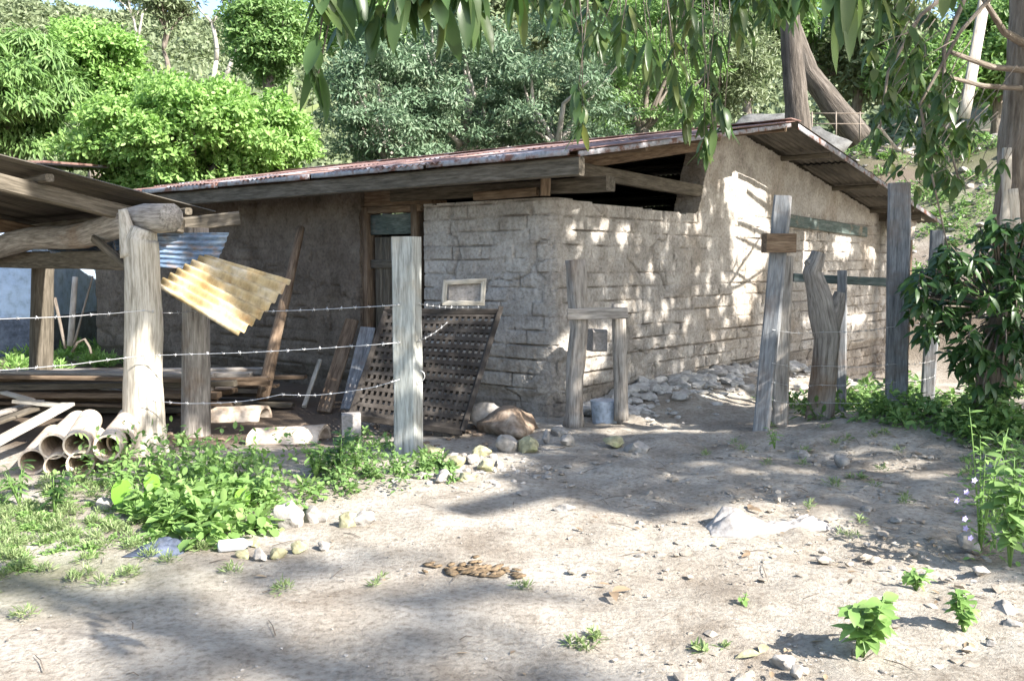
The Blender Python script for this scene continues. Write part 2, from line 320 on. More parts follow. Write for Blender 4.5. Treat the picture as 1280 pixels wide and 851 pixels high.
# ------------------------------------------------------------------ house
def W3(t, s, z): return Vector((E.x, E.y, 0))+G*t+U*s+Vector((0, 0, z))
def roofz(t): return E.z+SL*(t if t <= TR else 2*TR-t)
hb = W3(.74, OV, 0)
house = thing('adobe_house', 'long low mud brick house under a rusty corrugated gable roof', 'house', (hb.x, hb.y, 0))
def adobe_wall(name, origin, du, nrm, L, top, z0, material, keep=None, plaster=None, rag=1., res=.017, seed=0, thick=.34):
    ns = int(L/res)+1; zt = 3.5; nz_ = int((zt-z0)/res)+1
    s = np.linspace(0, L, ns); z = np.linspace(z0, zt, nz_); Sg, Zg = np.meshgrid(s, z, indexing='ij')
    cz = Zg+.022*fbm(Sg*.7+seed, Zg*.4, 3)+.007*fbm(Sg*4+seed, Zg*2, 2)
    ch = .15; row = np.floor(cz/ch); fr = cz/ch-row
    rr = _T[(row.astype(int)+seed*7) & 255, (seed*13) & 255]; bl = .36+.12*rr
    ss = (Sg+.03*fbm(Zg*5+seed, Sg*3, 2))/bl+rr*7.7; bi = np.floor(ss); fb = ss-bi
    jit = _T[(bi.astype(int)*3+row.astype(int)*11) & 255, 5]
    tone = _T[(bi.astype(int)*5+seed) & 255, (row.astype(int)*3) & 255]
    dz = np.minimum(fr, 1-fr)*ch; ds = np.minimum(fb, 1-fb)*bl
    nzz = .008*fbm(Sg*9+seed, Zg*9, 3)
    md = np.minimum(dz+.006*vnoise(Sg*2.2, Zg*3+seed), ds+.001+.006*jit)+nzz*.9
    mort = (1-sst(.001, .013, md))*(.8+.25*vnoise(Sg*1.7+5, Zg*2.5))
    ero = rag*(.35+.65*(1-sst(.6, 1.2, Zg+.2*fbm(Sg*1.2, Zg, 2))))
    pl = np.zeros_like(Sg) if plaster is None else plaster(Sg, Zg)
    depth = (-mort*(.024+.02*ero)+(tone-.5)*.02+ero*.022*fbm(Sg*7+3, Zg*9, 4)+ero*.02*np.abs(fbm(Sg*22, Zg*22, 2)))*(1-pl*.85)+pl*.012+.014*fbm(Sg*.8+seed, Zg*.8, 2)+pl*.018*fbm(Sg*5, Zg*5, 3)
    depth = depth-.1*np.exp(-Sg/.1)*(seed != 21)
    foot = 1-sst(.2, .3, Zg+.05*fbm(Sg*2, Sg*0+3, 2)); depth = depth-.05*foot
    crack = np.abs(fbm(Sg*1.1+seed*3+8, Zg*1.1, 4)); cr = (1-sst(.0, .02, crack)); depth = depth-.03*cr*(1-pl)
    dark = np.clip(mort*.95*(1-pl)*(.55+.45*vnoise(Sg*3, Zg*3))+cr*.5*(1-pl)+foot*.55+(tone-.5)*.4*(1-pl), 0, 1)
    O = np.array(origin); D = np.array(du); N = np.array(nrm)
    P = O+Sg[..., None]*D+depth[..., None]*N; P[..., 2] = Zg+O[2]
    Bk = O+Sg[..., None]*D-thick*N; Bk[..., 2] = Zg+O[2]
    sc = (Sg[:-1, :-1]+res/2); zc = Zg[:-1, :-1]+res/2
    kp = zc < top(sc)+.02*fbm(sc*6, sc*0+2, 2)
    if keep is not None: kp &= keep(sc, zc)
    I = np.arange(ns*nz_).reshape(ns, nz_); a = I[:-1, :-1][kp]; b = I[1:, :-1][kp]; c = I[1:, 1:][kp]; d = I[:-1, 1:][kp]
    flip = (np.cross(D, [0, 0, 1])@N) < 0
    quads = np.stack([a, d, c, b] if flip else [a, b, c, d], -1); NV = ns*nz_
    ed = np.concatenate([quads[:, [0, 1]], quads[:, [1, 2]], quads[:, [2, 3]], quads[:, [3, 0]]])
    key = np.sort(ed, 1); _, idx, cnt = np.unique(key[:, 0]*NV+key[:, 1], return_index=True, return_counts=True); be = ed[idx[cnt == 1]]
    side = np.stack([be[:, 1], be[:, 0], be[:, 0]+NV, be[:, 1]+NV], -1)
    allq = np.concatenate([quads, quads[:, ::-1]+NV, side]); V = np.concatenate([P.reshape(-1, 3), Bk.reshape(-1, 3)])
    dk = np.concatenate([dark.ravel(), dark.ravel()*0+.3])
    used = np.unique(allq); mp = np.zeros(len(V), int); mp[used] = np.arange(len(used)); allq = mp[allq]; V = V[used]; dk = dk[used]
    V = V-np.array(house['_org'])
    me = bpy.data.meshes.new(name); me.vertices.add(len(V)); me.vertices.foreach_set('co', V.ravel()); me.loops.add(allq.size)
    me.loops.foreach_set('vertex_index', allq.ravel().astype('i')); me.polygons.add(len(allq)); me.polygons.foreach_set('loop_start', np.arange(len(allq), dtype='i')*4)
    me.polygons.foreach_set('use_smooth', [True]*len(allq)); me.update(calc_edges=True); me.set_sharp_from_angle(angle=R(55))
    A = me.attributes.new('dark', 'FLOAT', 'POINT'); A.data.foreach_set('value', dk.astype('f'))
    A = me.attributes.new('gr', 'FLOAT_VECTOR', 'POINT'); A.data.foreach_set('vector', V.astype('f').ravel())
    return link(name, me, material, house)
GW = 9.95; FW = 8.9
def gtop(s):
    t = s+.74
    rz = np.where(t <= TR, E.z+SL*t, E.z+SL*(2*TR-t))-.03
    open_ = 2.26-.02*s+.1*sst(2.0, 3.2, s)*0
    rise = sst(2.85, 3.3, s+.08*vnoise(s*9, s*0))
    return open_*(1-rise)+rz*rise
adobe_wall('gable_wall', W3(.74+.05, OV-.035, 0), G, -U, GW, gtop, -.75, M['adobe'],
           plaster=lambda s, z: np.clip(sst(2.2, 2.4, z-.1*fbm(s*2, z*2, 2))*sst(2.6, 3.0, s)+.85*np.exp(-((s-3.55)/.4)**4)*sst(1.2, 1.7, z), 0, 1), seed=3)
D0, D1, FW = 1.84, 2.93, 9.5
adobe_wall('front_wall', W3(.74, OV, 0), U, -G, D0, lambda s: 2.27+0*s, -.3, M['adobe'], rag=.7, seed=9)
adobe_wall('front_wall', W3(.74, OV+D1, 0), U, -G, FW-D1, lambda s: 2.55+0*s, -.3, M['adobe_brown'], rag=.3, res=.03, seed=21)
C0 = W3(.74, OV, 0)
def corner(t, s, z): return W3(.74+t, OV+s, z)
b = MB()
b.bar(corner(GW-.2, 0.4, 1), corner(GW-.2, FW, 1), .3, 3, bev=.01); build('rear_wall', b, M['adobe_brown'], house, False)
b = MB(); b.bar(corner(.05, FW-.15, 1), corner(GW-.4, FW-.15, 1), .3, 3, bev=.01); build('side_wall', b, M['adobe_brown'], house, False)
b = MB()  # lintel wall band above the door
b.bar(corner(.2, D0-.05, 2.42), corner(.2, D1+.05, 2.42), .25, .28, bev=.01); build('lintel', b, M['wood_brown'], house, False)
# door
dr = MB()
for k in range(5):
    x0 = D0+.36+k*.13
    dr.bar(corner(.12, x0, .05), corner(.12, x0, 1.92), .124, .035, up=G, seed=k, rough=.05, n=4)
for zz in (.4, 1.6): dr.bar(corner(.09, D0+.28, zz), corner(.09, D1-.1, zz), .03, .1, up=(0, 0, 1), seed=zz)
door_ = build('door', dr, M['wood_ochre'], house)
b = MB(); b.bar(corner(.11, D0+.24, 2.07), corner(.11, D1-.08, 2.07), .04, .24); transom_ = build('door_transom', b, M['green_paint'], house)
b = MB()
for x0 in (D0+.2, D1-.04): b.bar(corner(.1, x0, -.1), corner(.1, x0, 2.28), .1, .14, up=G, seed=x0)
b.bar(corner(.1, D0+.1, 2.24), corner(.1, D1, 2.24), .12, .08); frame_ = build('door_frame', b, M['wood_brown'], house); door_.parent = frame_; transom_.parent = frame_
# roof of corrugated sheets
def corr_sheet(mb, P, a, b, nrm, la, lb, per=.09, amp=.011, na=3, seed=0, sag=.0, sub=6):
    """sheet spanning a (length la, along the flutes) and b (width lb)"""
    nb = max(4, int(lb/per*sub)); vs = []; at_ = []
    for i in range(na+1):
        for j in range(nb+1):
            u = i/na*la; v = j/nb*lb
            h = amp*math.sin(2*math.pi*v/per)+sag*noise.noise(Vector((u*1.2+seed, v*.8, seed*.7)))
            vs.append(P+a*u+b*v+nrm*h); at_.append((u*.35+seed*1.3, v*1.4+seed*.77, seed*.31))
    fs = [(i*(nb+1)+j, (i+1)*(nb+1)+j, (i+1)*(nb+1)+j+1, i*(nb+1)+j+1) for i in range(na) for j in range(nb)]
    mb.add(vs, fs, at_)
def solid(o, th=.003):
    m = o.modifiers.new('thickness', 'SOLIDIFY'); m.thickness = th; m.offset = 0
cs = math.cos(math.atan(SL))
fd = (G+Vector((0, 0, SL))).normalized(); fn = Vector((-G.x*SL, -G.y*SL, 1)).normalized()
rd = (G-Vector((0, 0, SL))).normalized(); rn = Vector((G.x*SL, G.y*SL, 1)).normalized()
NS = 13; wd = LEN/NS
for k in range(NS):
    for slope, (d, nr, t0, tt) in (('f', (fd, fn, 0, TR)), ('r', (rd, rn, TR, TE-TR))):
        rows = 2 if slope == 'f' else 3
        for r_ in range(rows):
            mb = MB(); sd = k*3+r_+(50 if slope == 'r' else 0)
            L = tt/rows+.12; t_s = t0+tt/rows*r_-(.12 if r_ else 0)
            if slope == 'r': t_s = t0+tt/rows*r_-(0 if r_ else 0)
            hz = (.014*(r_+1) if slope == 'f' else .014*(rows-r_))+(.007 if k % 2 else 0)
            P = W3(t_s+(random.uniform(-.03, .05) if (r_ == 0 and slope == 'f') else random.uniform(-.02, .02)), k*wd-.04, roofz(t_s)+hz)
            corr_sheet(mb, P, d, U, nr, L/cs, wd+.09, seed=sd, sag=.02, na=3)
            o = build('roof_sheet', mb, (M['sheet_dark'] if slope == 'r' else M['rust']), house); solid(o)
mb = MB()   # ridge cap
mb.bar(W3(TR, -.05, roofz(TR)+.045), W3(TR, LEN, roofz(TR)+.045), .3, .015, bev=.004, n=20, rough=.03); build('ridge_cap', mb, M['rust'], house)
# rake trim: bright folded metal strip on the rear slope, eave strip on the front
mb = MB(); mb.bar(W3(TR+.1, -.03, roofz(TR+.1)-.01), W3(TE, -.03, roofz(TE)-.01), .012, .07, bev=.003, n=14, rough=.2); build('rake_trim', mb, M['zinc'], house)
mb = MB()
for i in range(6): mb.bar(W3(.0, .05+i*1.85, 2.6-.004*i), W3(.0, .05+i*1.85+1.8, 2.6), .02, .055, bev=.004, n=8, rough=.3, seed=i)
build('eave_trim', mb, M['zinc'], house)
mb = MB(); mb.bar(W3(0.05, -.02, 2.585), W3(TR-.1, -.02, roofz(TR-.1)-.015), .015, .05, bev=.003, n=20, rough=.3); build('rake_trim', mb, M['zinc'], house)
# timbers of the roof
def log(name, p, q, w, h, m, seed=0, rough=.06, parent=house, n=10, up=(0, 0, 1), bev=.012, taper=1.):
    mb = MB(); mb.bar(p, q, w, h, up=up, n=n, rough=rough, seed=seed, bev=bev, taper=taper); return build(name, mb, m, parent, 'auto')
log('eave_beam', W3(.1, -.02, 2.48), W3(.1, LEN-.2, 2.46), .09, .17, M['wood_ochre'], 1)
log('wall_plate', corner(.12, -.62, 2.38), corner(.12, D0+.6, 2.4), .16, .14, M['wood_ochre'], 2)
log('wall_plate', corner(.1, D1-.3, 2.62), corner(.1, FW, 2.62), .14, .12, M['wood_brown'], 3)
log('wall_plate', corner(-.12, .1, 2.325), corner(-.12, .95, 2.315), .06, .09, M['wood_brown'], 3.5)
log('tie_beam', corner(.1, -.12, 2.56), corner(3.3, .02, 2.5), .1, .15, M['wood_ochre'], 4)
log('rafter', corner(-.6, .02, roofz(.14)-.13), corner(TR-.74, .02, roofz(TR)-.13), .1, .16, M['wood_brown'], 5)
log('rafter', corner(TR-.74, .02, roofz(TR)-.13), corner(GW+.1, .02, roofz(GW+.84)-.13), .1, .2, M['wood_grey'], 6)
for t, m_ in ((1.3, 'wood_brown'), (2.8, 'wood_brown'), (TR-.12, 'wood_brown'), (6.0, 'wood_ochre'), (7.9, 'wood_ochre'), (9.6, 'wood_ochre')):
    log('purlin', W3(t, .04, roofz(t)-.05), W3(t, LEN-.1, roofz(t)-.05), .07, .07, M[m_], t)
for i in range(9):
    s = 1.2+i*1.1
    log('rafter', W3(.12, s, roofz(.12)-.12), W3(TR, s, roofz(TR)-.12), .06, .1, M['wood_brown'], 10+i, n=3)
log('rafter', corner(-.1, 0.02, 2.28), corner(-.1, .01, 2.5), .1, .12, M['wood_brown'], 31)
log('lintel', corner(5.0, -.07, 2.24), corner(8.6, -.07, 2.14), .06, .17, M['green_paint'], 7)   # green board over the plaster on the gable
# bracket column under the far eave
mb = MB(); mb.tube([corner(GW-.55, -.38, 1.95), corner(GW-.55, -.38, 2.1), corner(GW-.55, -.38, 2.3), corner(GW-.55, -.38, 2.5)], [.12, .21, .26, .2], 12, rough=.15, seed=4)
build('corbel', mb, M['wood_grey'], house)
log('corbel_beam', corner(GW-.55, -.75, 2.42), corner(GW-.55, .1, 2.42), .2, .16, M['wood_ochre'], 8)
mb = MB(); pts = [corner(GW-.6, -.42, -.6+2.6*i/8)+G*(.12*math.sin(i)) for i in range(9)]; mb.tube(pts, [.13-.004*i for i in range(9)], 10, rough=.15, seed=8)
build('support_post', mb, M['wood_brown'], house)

# ------------------------------------------------------------------ shed at the left
RS = at(270, 268, 8.8); SG = -G
shb = at(180, 570, 8.0)
shed = thing('lean_to_shed', 'open timber lean-to shed with a dark corrugated roof at the left edge', 'shed', (shb.x-2, shb.y+1.5, 0))
def SR(k, s, dz=0): return RS+SG*k+U*s+Vector((0, 0, .19*k-.02*s+dz))
sd_ = (SG+Vector((0, 0, .19))).normalized(); sn_ = Vector((-SG.x*.19, -SG.y*.19, 1)).normalized()
for i in range(7):
    for j in range(2):
        mb = MB(); corr_sheet(mb, SR(j*2.15, i*.78, .02+.012*j+.006*(i % 2)), sd_, U, sn_, 2.35, .86, per=.1, amp=.012, seed=200+i+j*9, sag=.02)
        o = build('roof_sheet', mb, M['sheet_dark'], shed); solid(o)
for k, z_ in ((.35, -.06), (1.5, -.06), (2.7, -.06), (3.9, -.06)):
    log('purlin', SR(k, -.02 if k > .4 else -.12, z_), SR(k, 5.3, z_), .07, .06, M['wood_ochre'], k+40, parent=shed, n=5)
log('rafter', SR(.25, .16, -.16), SR(4.2, .16, -.16), .09, .13, M['wood_ochre'], 44, parent=shed)
log('rafter', SR(.1, 2.6, -.16), SR(4.2, 2.6, -.16), .09, .13, M['wood_brown'], 45, parent=shed)
mb = MB(); p0 = at(214, 272, 7.85); p1 = at(0, 308, 10.0); dd = (p1-p0)
mb.tube([p0+dd*(i/9)+Vector((0, 0, .03*math.sin(i*1.1))) for i in range(15)], [.115, .125, .12, .115, .12, .11, .115, .11, .12, .11, .1, .11, .11, .11, .11], 14, rough=.1, seed=3)
build('log_beam', mb, M['wood_grey'], shed)
log('cross_beam', at(160, 325, 8.3), at(-40, 325, 11.4), .1, .17, M['wood_ochre'], 46, parent=shed, rough=.1)
log('cross_beam', at(300, 273, 9.7), at(150, 290, 9.4), .1, .14, M['wood_ochre'], 47, parent=shed, rough=.05)
log('brace', at(118, 298, 8.5), at(160, 335, 8.15), .06, .07, M['wood_ochre'], 48, parent=shed)
def rough_post(mb, pts, rad, seed, n=18, rough=.12):
    P = [Vector(p) for p in pts]; out = []; rr = []
    for i in range(len(P)-1):
        for k in range(6):
            t = k/6; out.append(P[i].lerp(P[i+1], t)); rr.append(rad[i]*(1-t)+rad[i+1]*t)
    out.append(P[-1]); rr.append(rad[-1]); mb.tube(out, rr, n, rough=rough, seed=seed)
mb = MB(); rough_post(mb, [at(184, 590, 8), at(181, 560, 8), at(179, 470, 8), at(180, 400, 8), at(178, 340, 8), at(176, 300, 8.0), at(180, 286, 8)], [.2, .185, .152, .145, .142, .14, .11], 3, n=24)
rough_post(mb, [at(166, 320, 7.97), at(158, 285, 7.97), at(153, 262, 7.97)], [.1, .06, .035], 5)
build('forked_post', mb, M['wood_pale'], shed)
mb = MB(); rough_post(mb, [at(245, 575, 8.95), at(245, 470, 8.95), at(245, 380, 8.95), at(244, 285, 8.95)], [.14, .128, .125, .12], 7, rough=.06)
build('round_post', mb, M['wood_grey'], shed)
mb = MB(); rough_post(mb, [at(50, 512, 11), at(52, 420, 11), at(54, 332, 11)], [.13, .125, .12], 9, rough=.06)
build('round_post', mb, M['wood_ochre'], shed)
def ppost(px, Y, zt, r, s): 
    mb = MB(); a = at(px, 400, Y); rough_post(mb, [(a.x, a.y, gz(a.x, a.y)-.1), (a.x, a.y, zt)], [r, r*.9], s, rough=.06); build('round_post', mb, M['wood_brown'], shed)
ppost(-60, 8.2, 2.6, .12, 11); ppost(-230, 12, 2.5, .12, 12)
# loose corrugated sheets hanging in the shed
def corr_patch(name, label, A, B, Cc, D, n, amp, m, seed=0):
    mb = MB(); nv = n*8; nu = 8; vs = []; at_ = []
    nrm = (B-A).cross(D-A).normalized()
    for i in range(nu+1):
        for j in range(nv+1):
            u = i/nu; v = j/nv
            p = A*(1-u)*(1-v)+B*u*(1-v)+Cc*u*v+D*(1-u)*v
            p = p+nrm*(amp*math.sin(2*math.pi*n*v)+.05*math.sin(math.pi*v)*u+.015*noise.noise(Vector((u*3, v*3, seed))))
            vs.append(p); at_.append((u*1.2+seed, v*.9, seed))
    fs = [(i*(nv+1)+j, (i+1)*(nv+1)+j, (i+1)*(nv+1)+j+1, i*(nv+1)+j+1) for i in range(nu) for j in range(nv)]
    mb.add(vs, fs, at_); o = build(name, mb, m); solid(o, .004); tag(o, label, 'metal sheet'); return o
corr_patch('corrugated_sheet', 'loose yellowed corrugated sheet sagging behind the forked shed post', at(256, 318, 8.62), at(364, 350, 8.55), at(298, 420, 7.95), at(192, 356, 8.2), 7, .026, M['zinc_gold'], 1)
corr_patch('corrugated_sheet', 'bluish galvanised corrugated sheet lying on the beam above the yellowed sheet', at(140, 292, 8.72), at(286, 291, 8.72), at(262, 340, 8.66), at(150, 330, 8.66), 7, .012, M['zinc_blue'], 2)
corr_patch('corrugated_sheet', 'short pale blue sheet end showing between the two left shed posts', at(60, 312, 9.6), at(140, 296, 9.4), at(142, 313, 9.1), at(64, 316, 9.3), 4, .008, M['zinc_blue'], 3)
# lumber pile
ly = [(-6.3, 9.0), (-3.4, 9.5)]
for i in range(30):
    h = .06+(i//7)*.1; off = (i % 7)*.24
    a = random.uniform(-.18, .18); cx = -4.6+random.uniform(-.5, .5); cy = 10.0+off*.9+random.uniform(-.05, .05)-(.1*(i//7)); L = random.uniform(1.2, 1.9)
    d = Vector((math.cos(a-.1), math.sin(a-.1), random.uniform(-.03, .04)))
    z0 = gz(cx, cy)
    mb = MB(); mb.bar(Vector((cx, cy, z0+h))-d*L, Vector((cx, cy, z0+h))+d*L, random.uniform(.1, .2), random.uniform(.03, .07), n=3, rough=.05, seed=i*1.3)
    o = build('plank', mb, M[random.choice(['wood_brown', 'wood_grey', 'wood_brown', 'wood_ochre'])], smooth='auto')
    tag(o, 'rough board stacked in the lumber pile under the shed roof', 'plank', 'boards of the lumber pile in the shed')
# clay/pvc pipes
pipes = [(40, 577, 7.55), (66, 558, 7.7), (96, 556, 7.75), (100, 580, 7.6), (134, 560, 7.8), (72, 583, 7.55), (150, 552, 8.0)]
plab = ['pale pipe lying at the left end of the pipe stack', 'pale pipe on top of the stack, second from the left', 'pale pipe with brownish inside on top of the stack', 'pale pipe at the bottom of the stack, right of its middle', 'pale pipe lying rightmost beside the forked shed post base', 'pale pipe half hidden at the bottom middle of the stack', 'pale pipe behind the others at the foot of the forked post']
for i, (px, py, Y) in enumerate(pipes):
    p = at(px, py, ground(px, 594).y+(.25 if i == 6 else 0)); d = Vector((-.28+.05*math.sin(i*2), .96, .035)).normalized(); a = d.cross(Vector((0, 0, 1))).normalized(); b_ = a.cross(d)
    r0, r1 = .098, .084; N_ = 28; vs = []; at_ = []
    for (L, r) in ((0, r1), (0, r0), (.95, r0), (.95, r1)):
        for k in range(N_):
            th = 2*math.pi*k/N_; vs.append(p+d*L+a*math.cos(th)*r+b_*math.sin(th)*r); at_.append((0, 0, 0))
    fs = []
    for q in range(4):
        for k in range(N_): fs.append((q*N_+k, q*N_+(k+1) % N_, ((q+1) % 4)*N_+(k+1) % N_, ((q+1) % 4)*N_+k))
    mb = MB(); mb.add(vs, fs); o = build('pipe', mb, M['clay'], smooth='auto'); tag(o, plab[i], 'pipe', 'pipes stacked beside the shed')
pl = [((-30, 575), 7.1, (85, 512), 8.3, .13, 'pale_wood', 'weathered plank lying diagonally over the pipe stack, nearest the camera'),
      ((-30, 545), 7.3, (60, 512), 8.6, .1, 'wood_ochre', 'yellowish plank crossing over the pipes behind the front plank'),
      ((20, 508), 8.4, (84, 515), 8.3, .1, 'wood_pale', 'short pale board closing the far end of the planks on the pipes'),
      ((-20, 530), 7.9, (50, 508), 8.9, .09, 'wood_grey', 'grey board slanting upward at the far left over the pipes'),
      ((5, 497), 9.3, (40, 507), 8.9, .07, 'pale_wood', 'small bright plank end behind the boards on the pipes')]
for a, Ya, b_, Yb, wv, m_, lb in pl:
    mb = MB(); mb.bar(at(*a, Ya)+Vector((0, 0, .05)), at(*b_, Yb)+Vector((0, 0, .05)), wv, .03, n=3, rough=.05, seed=a[0]); tag(build('plank', mb, M[m_], smooth='auto'), lb, 'plank')
mb = MB(); mb.bar(at(80, 473, 10.2), at(150, 490, 9.9), .09, .03, seed=5); tag(build('plank', mb, M['pale_wood'], smooth='auto'), 'bright short plank lying on the front of the dark lumber pile', 'plank')
# broken clay channel / trough
for (px, py, Y, L, lb) in ((362, 553, 8.6, .62, 'broken half-round tile piece lying in front of the porch'), (300, 512, 9.8, .5, 'dusty curved tile piece lying in the shade by the round post')):
    p = at(px, py, Y); p.z = gz(p.x, p.y)
    vs = []; N_ = 12; 
    for L_ in np.linspace(-L/2, L/2, 5):
        for q in (0, 1):
            for k in range(N_+1):
                th = math.pi*k/N_; r = (.15 if q == 0 else .12)*(1+.1*noise.noise(Vector((L_*5, th*2, px)))); vs.append(p+Vector((L_*.97+math.cos(th)*r*.25, math.cos(th)*r+L_*.25, math.sin(th)*r-.01)))
    fs = []; W_ = N_+1
    for i in range(4):
        for k in range(N_):
            a = i*2*W_+k; c = a+2*W_; fs += [(a, a+1, c+1, c), (a+W_, c+W_, c+W_+1, a+W_+1)]
    for i in (0, 4):
        for k in range(N_): a = i*2*W_+k; fs.append((a, a+W_, a+W_+1, a+1))
    for i in range(4):
        for k in (0, N_): a = i*2*W_+k; c = a+2*W_; fs.append((a, c, c+W_, a+W_))
    mb = MB(); mb.add(vs, fs); tag(build('roof_tile', mb, M['clay'], smooth='auto'), lb, 'tile')
# blue painted building far left + the little opening's objects
bw = thing('blue_building', 'pale blue painted building seen through the shed at the left edge', 'building', (-12.5, 18, 0))
mb = MB(); a = at(42, 380, 16.5); mb.box((a.x-3.5, 18.3, 1.5), 7, 3.6, 3.4, 0); build('wall', mb, M['blue_wall'], bw, False)
mb = MB(); mb.box((a.x-3.5, 18.3, .3), 7.05, 3.65, .75, 0); build('plinth', mb, M['plastic_blue'], bw, False)
mb = MB(); mb.bar((a.x-7.5, 16.1, 3.2), (a.x+.3, 16.1, 3.2), .1, .12); mb.bar((a.x-3.5, 16, 3.28), (a.x-3.5, 20.6, 3.6), 8, .04); build('roof', mb, M['rust'], bw, False)
def pole(name, a, b_, r, m_, lb, cat, n=8, taper=.8, bend=0.):
    a = Vector(a); b_ = Vector(b_); pts = [a.lerp(b_, i/8)+Vector((1, .3, 0))*(bend*math.sin(math.pi*i/8)) for i in range(9)]
    mb = MB(); mb.tube(pts, [r*(1-(1-taper)*i/8) for i in range(9)], n, rough=.08, seed=a.x); return tag(build(name, mb, M[m_]), lb, cat)
pole('thin_pole', at(88, 432, 15), at(94, 346, 15), .055, 'bark_pale', 'pale upright pole on the sunlit grass left of the house', 'pole')
pole('thin_pole', at(92, 432, 14.6), at(116, 345, 14.6), .02, 'bark', 'thin dark stick leaning to the right on the sunlit grass', 'stick')
pole('thin_pole', at(68, 372, 14.6), at(82, 436, 14.6), .03, 'bark', 'thick dark stick leaning to the left beside the shed opening', 'stick')
mb = MB(); mb.tube([at(90, 440, 14), at(97, 428, 14), at(106, 424, 14), at(112, 434, 14), at(114, 442, 14)], .02, 6); tag(build('bent_rod', mb, M['bark']), 'small bent rod arching over the boards in the grassy opening', 'rod')
# ------------------------------------------------------------------ fence posts and wire
def gp(px, py, Y=None):
    p = ground(px, py) if Y is None else at(px, py, Y); return p
def upright(name, base, top, wv, hv, m_, lb, rough=.05, up=(.35, 1, 0), seed=0, n=12, cat='post', group=None, bev=.015):
    mb = MB(); b0 = Vector(base); t0 = Vector(top); d = (t0-b0).normalized(); b0 = b0-d*.15
    mb.bar(b0, t0, wv, hv, up=up, n=n, rough=rough, seed=seed, bev=bev); return tag(build(name, mb, M[m_], smooth='auto'), lb, cat, group)
Yp = ground(510, 566).y
upright('fence_post', at(511, 568, Yp), at(508, 296, Yp), .205, .17, 'wood_green', 'square greenish fence post, sunlit at the bottom, holding the barbed wire before the grate', seed=2)  # same wood top to bottom; the lower half pales only from sunlight
Yl = 8.7
upright('leaning_post', at(950, 550, Yl), at(979, 245, Yl), .15, .12, 'wood_blue', 'tall bluish grey post leaning right before the gable wall', seed=3, rough=.15)
upright('leaning_post', at(975, 530, Yl+.35), at(982, 320, Yl+.35), .14, .1, 'wood_grey', 'shorter dark grey post standing behind the tall leaning post', seed=4, rough=.15)
mb = MB(); mb.bar(at(955, 304, Yl-.12), at(992, 304, Yl-.05), .1, .17, n=2); tag(build('wooden_block', mb, M['wood_brown'], smooth='auto'), 'dark wooden block nailed near the top of the leaning post', 'block')
mb = MB(); Yf = 9.3
rough_post(mb, [at(1022, 530, Yf), at(1030, 470, Yf), at(1034, 420, Yf), at(1026, 375, Yf), at(1015, 340, Yf), at(1024, 316, Yf)], [.14, .12, .13, .12, .09, .07], 5, rough=.2)
rough_post(mb, [at(1034, 410, Yf), at(1045, 385, Yf), at(1050, 365, Yf)], [.11, .08, .05], 6, rough=.2)
rough_post(mb, [at(1018, 335, Yf), at(1008, 326, Yf)], [.06, .035], 7)
tag(build('forked_trunk_post', mb, M['wood_grey']), 'gnarled forked tree trunk used as a fence post', 'post')
upright('fence_post', at(1120, 524, 9.2), at(1124, 229, 9.2), .2, .13, 'wood_blue', 'wide bluish grey fence post with wires wrapped round it', seed=8, rough=.06, up=(.3, 1, 0))
upright('fence_post', at(1052, 500, 10.2), at(1053, 338, 10.2), .1, .08, 'wood_blue', 'thin grey post between the forked trunk and the wide post', seed=9, rough=.1)
upright('fence_post', at(1125, 510, 9.6), at(1133, 300, 9.6), .12, .08, 'wood_brown', 'narrow brown post close behind the wide bluish post', seed=12, rough=.1)
upright('fence_post', at(1160, 490, 10.4), at(1172, 288, 10.4), .14, .1, 'wood_blue', 'dark bluish post behind the glossy bush branches', seed=11, rough=.1)
mb = MB(); mb.bar(at(992, 347, 10.3), at(1115, 353, 10.3), .05, .09, n=6, rough=.05); tag(build('fence_rail', mb, M['green_paint'], smooth='auto'), 'horizontal green rail nailed behind the forked trunk post', 'rail')
# H frame at the gable wall
mb = MB(); Yh = 9.35
rough_post(mb, [at(718, 535, Yh), at(719, 470, Yh), at(724, 410, Yh), at(718, 325, Yh)], [.11, .08, .085, .095], 13, rough=.35); tag(build('rough_post', mb, M['wood_grey']), 'rough reddish round post standing at the corner of the adobe wall', 'post')
mb = MB(); rough_post(mb, [at(777, 525, Yh+.1), at(775, 450, Yh+.1), at(773, 380, Yh+.1)], [.075, .07, .07], 14, rough=.15); tag(build('rough_post', mb, M['wood_grey']), 'thin short grey post right of the reddish post', 'post')
mb = MB(); mb.bar(at(709, 393, Yh-.12), at(784, 391, Yh-.05), .05, .11, n=4, rough=.1); tag(build('cross_rail', mb, M['wood_grey'], smooth='auto'), 'short grey rail joining the two posts at the adobe wall', 'rail')
mb = MB(); mb.bar(at(737, 425, 9.62), at(755, 425, 9.66), .2, .22, n=1, bev=.02); tag(build('pale_block', mb, M['cloth'], smooth='auto'), 'pale square block wedged against the wall between the two posts', 'block')
mb = MB(); p = at(756, 515, 9.6); mb.tube([p+Vector((0, 0, -.14)), p+Vector((0, 0, .0)), p+Vector((0, 0, .12)), p+Vector((0, 0, .125)), p+Vector((0, 0, -.02))], [.12, .135, .15, .135, .11], 18); tag(build('bucket', mb, M['bucket'], smooth='auto'), 'greyish blue bucket standing between the posts at the wall foot', 'bucket')
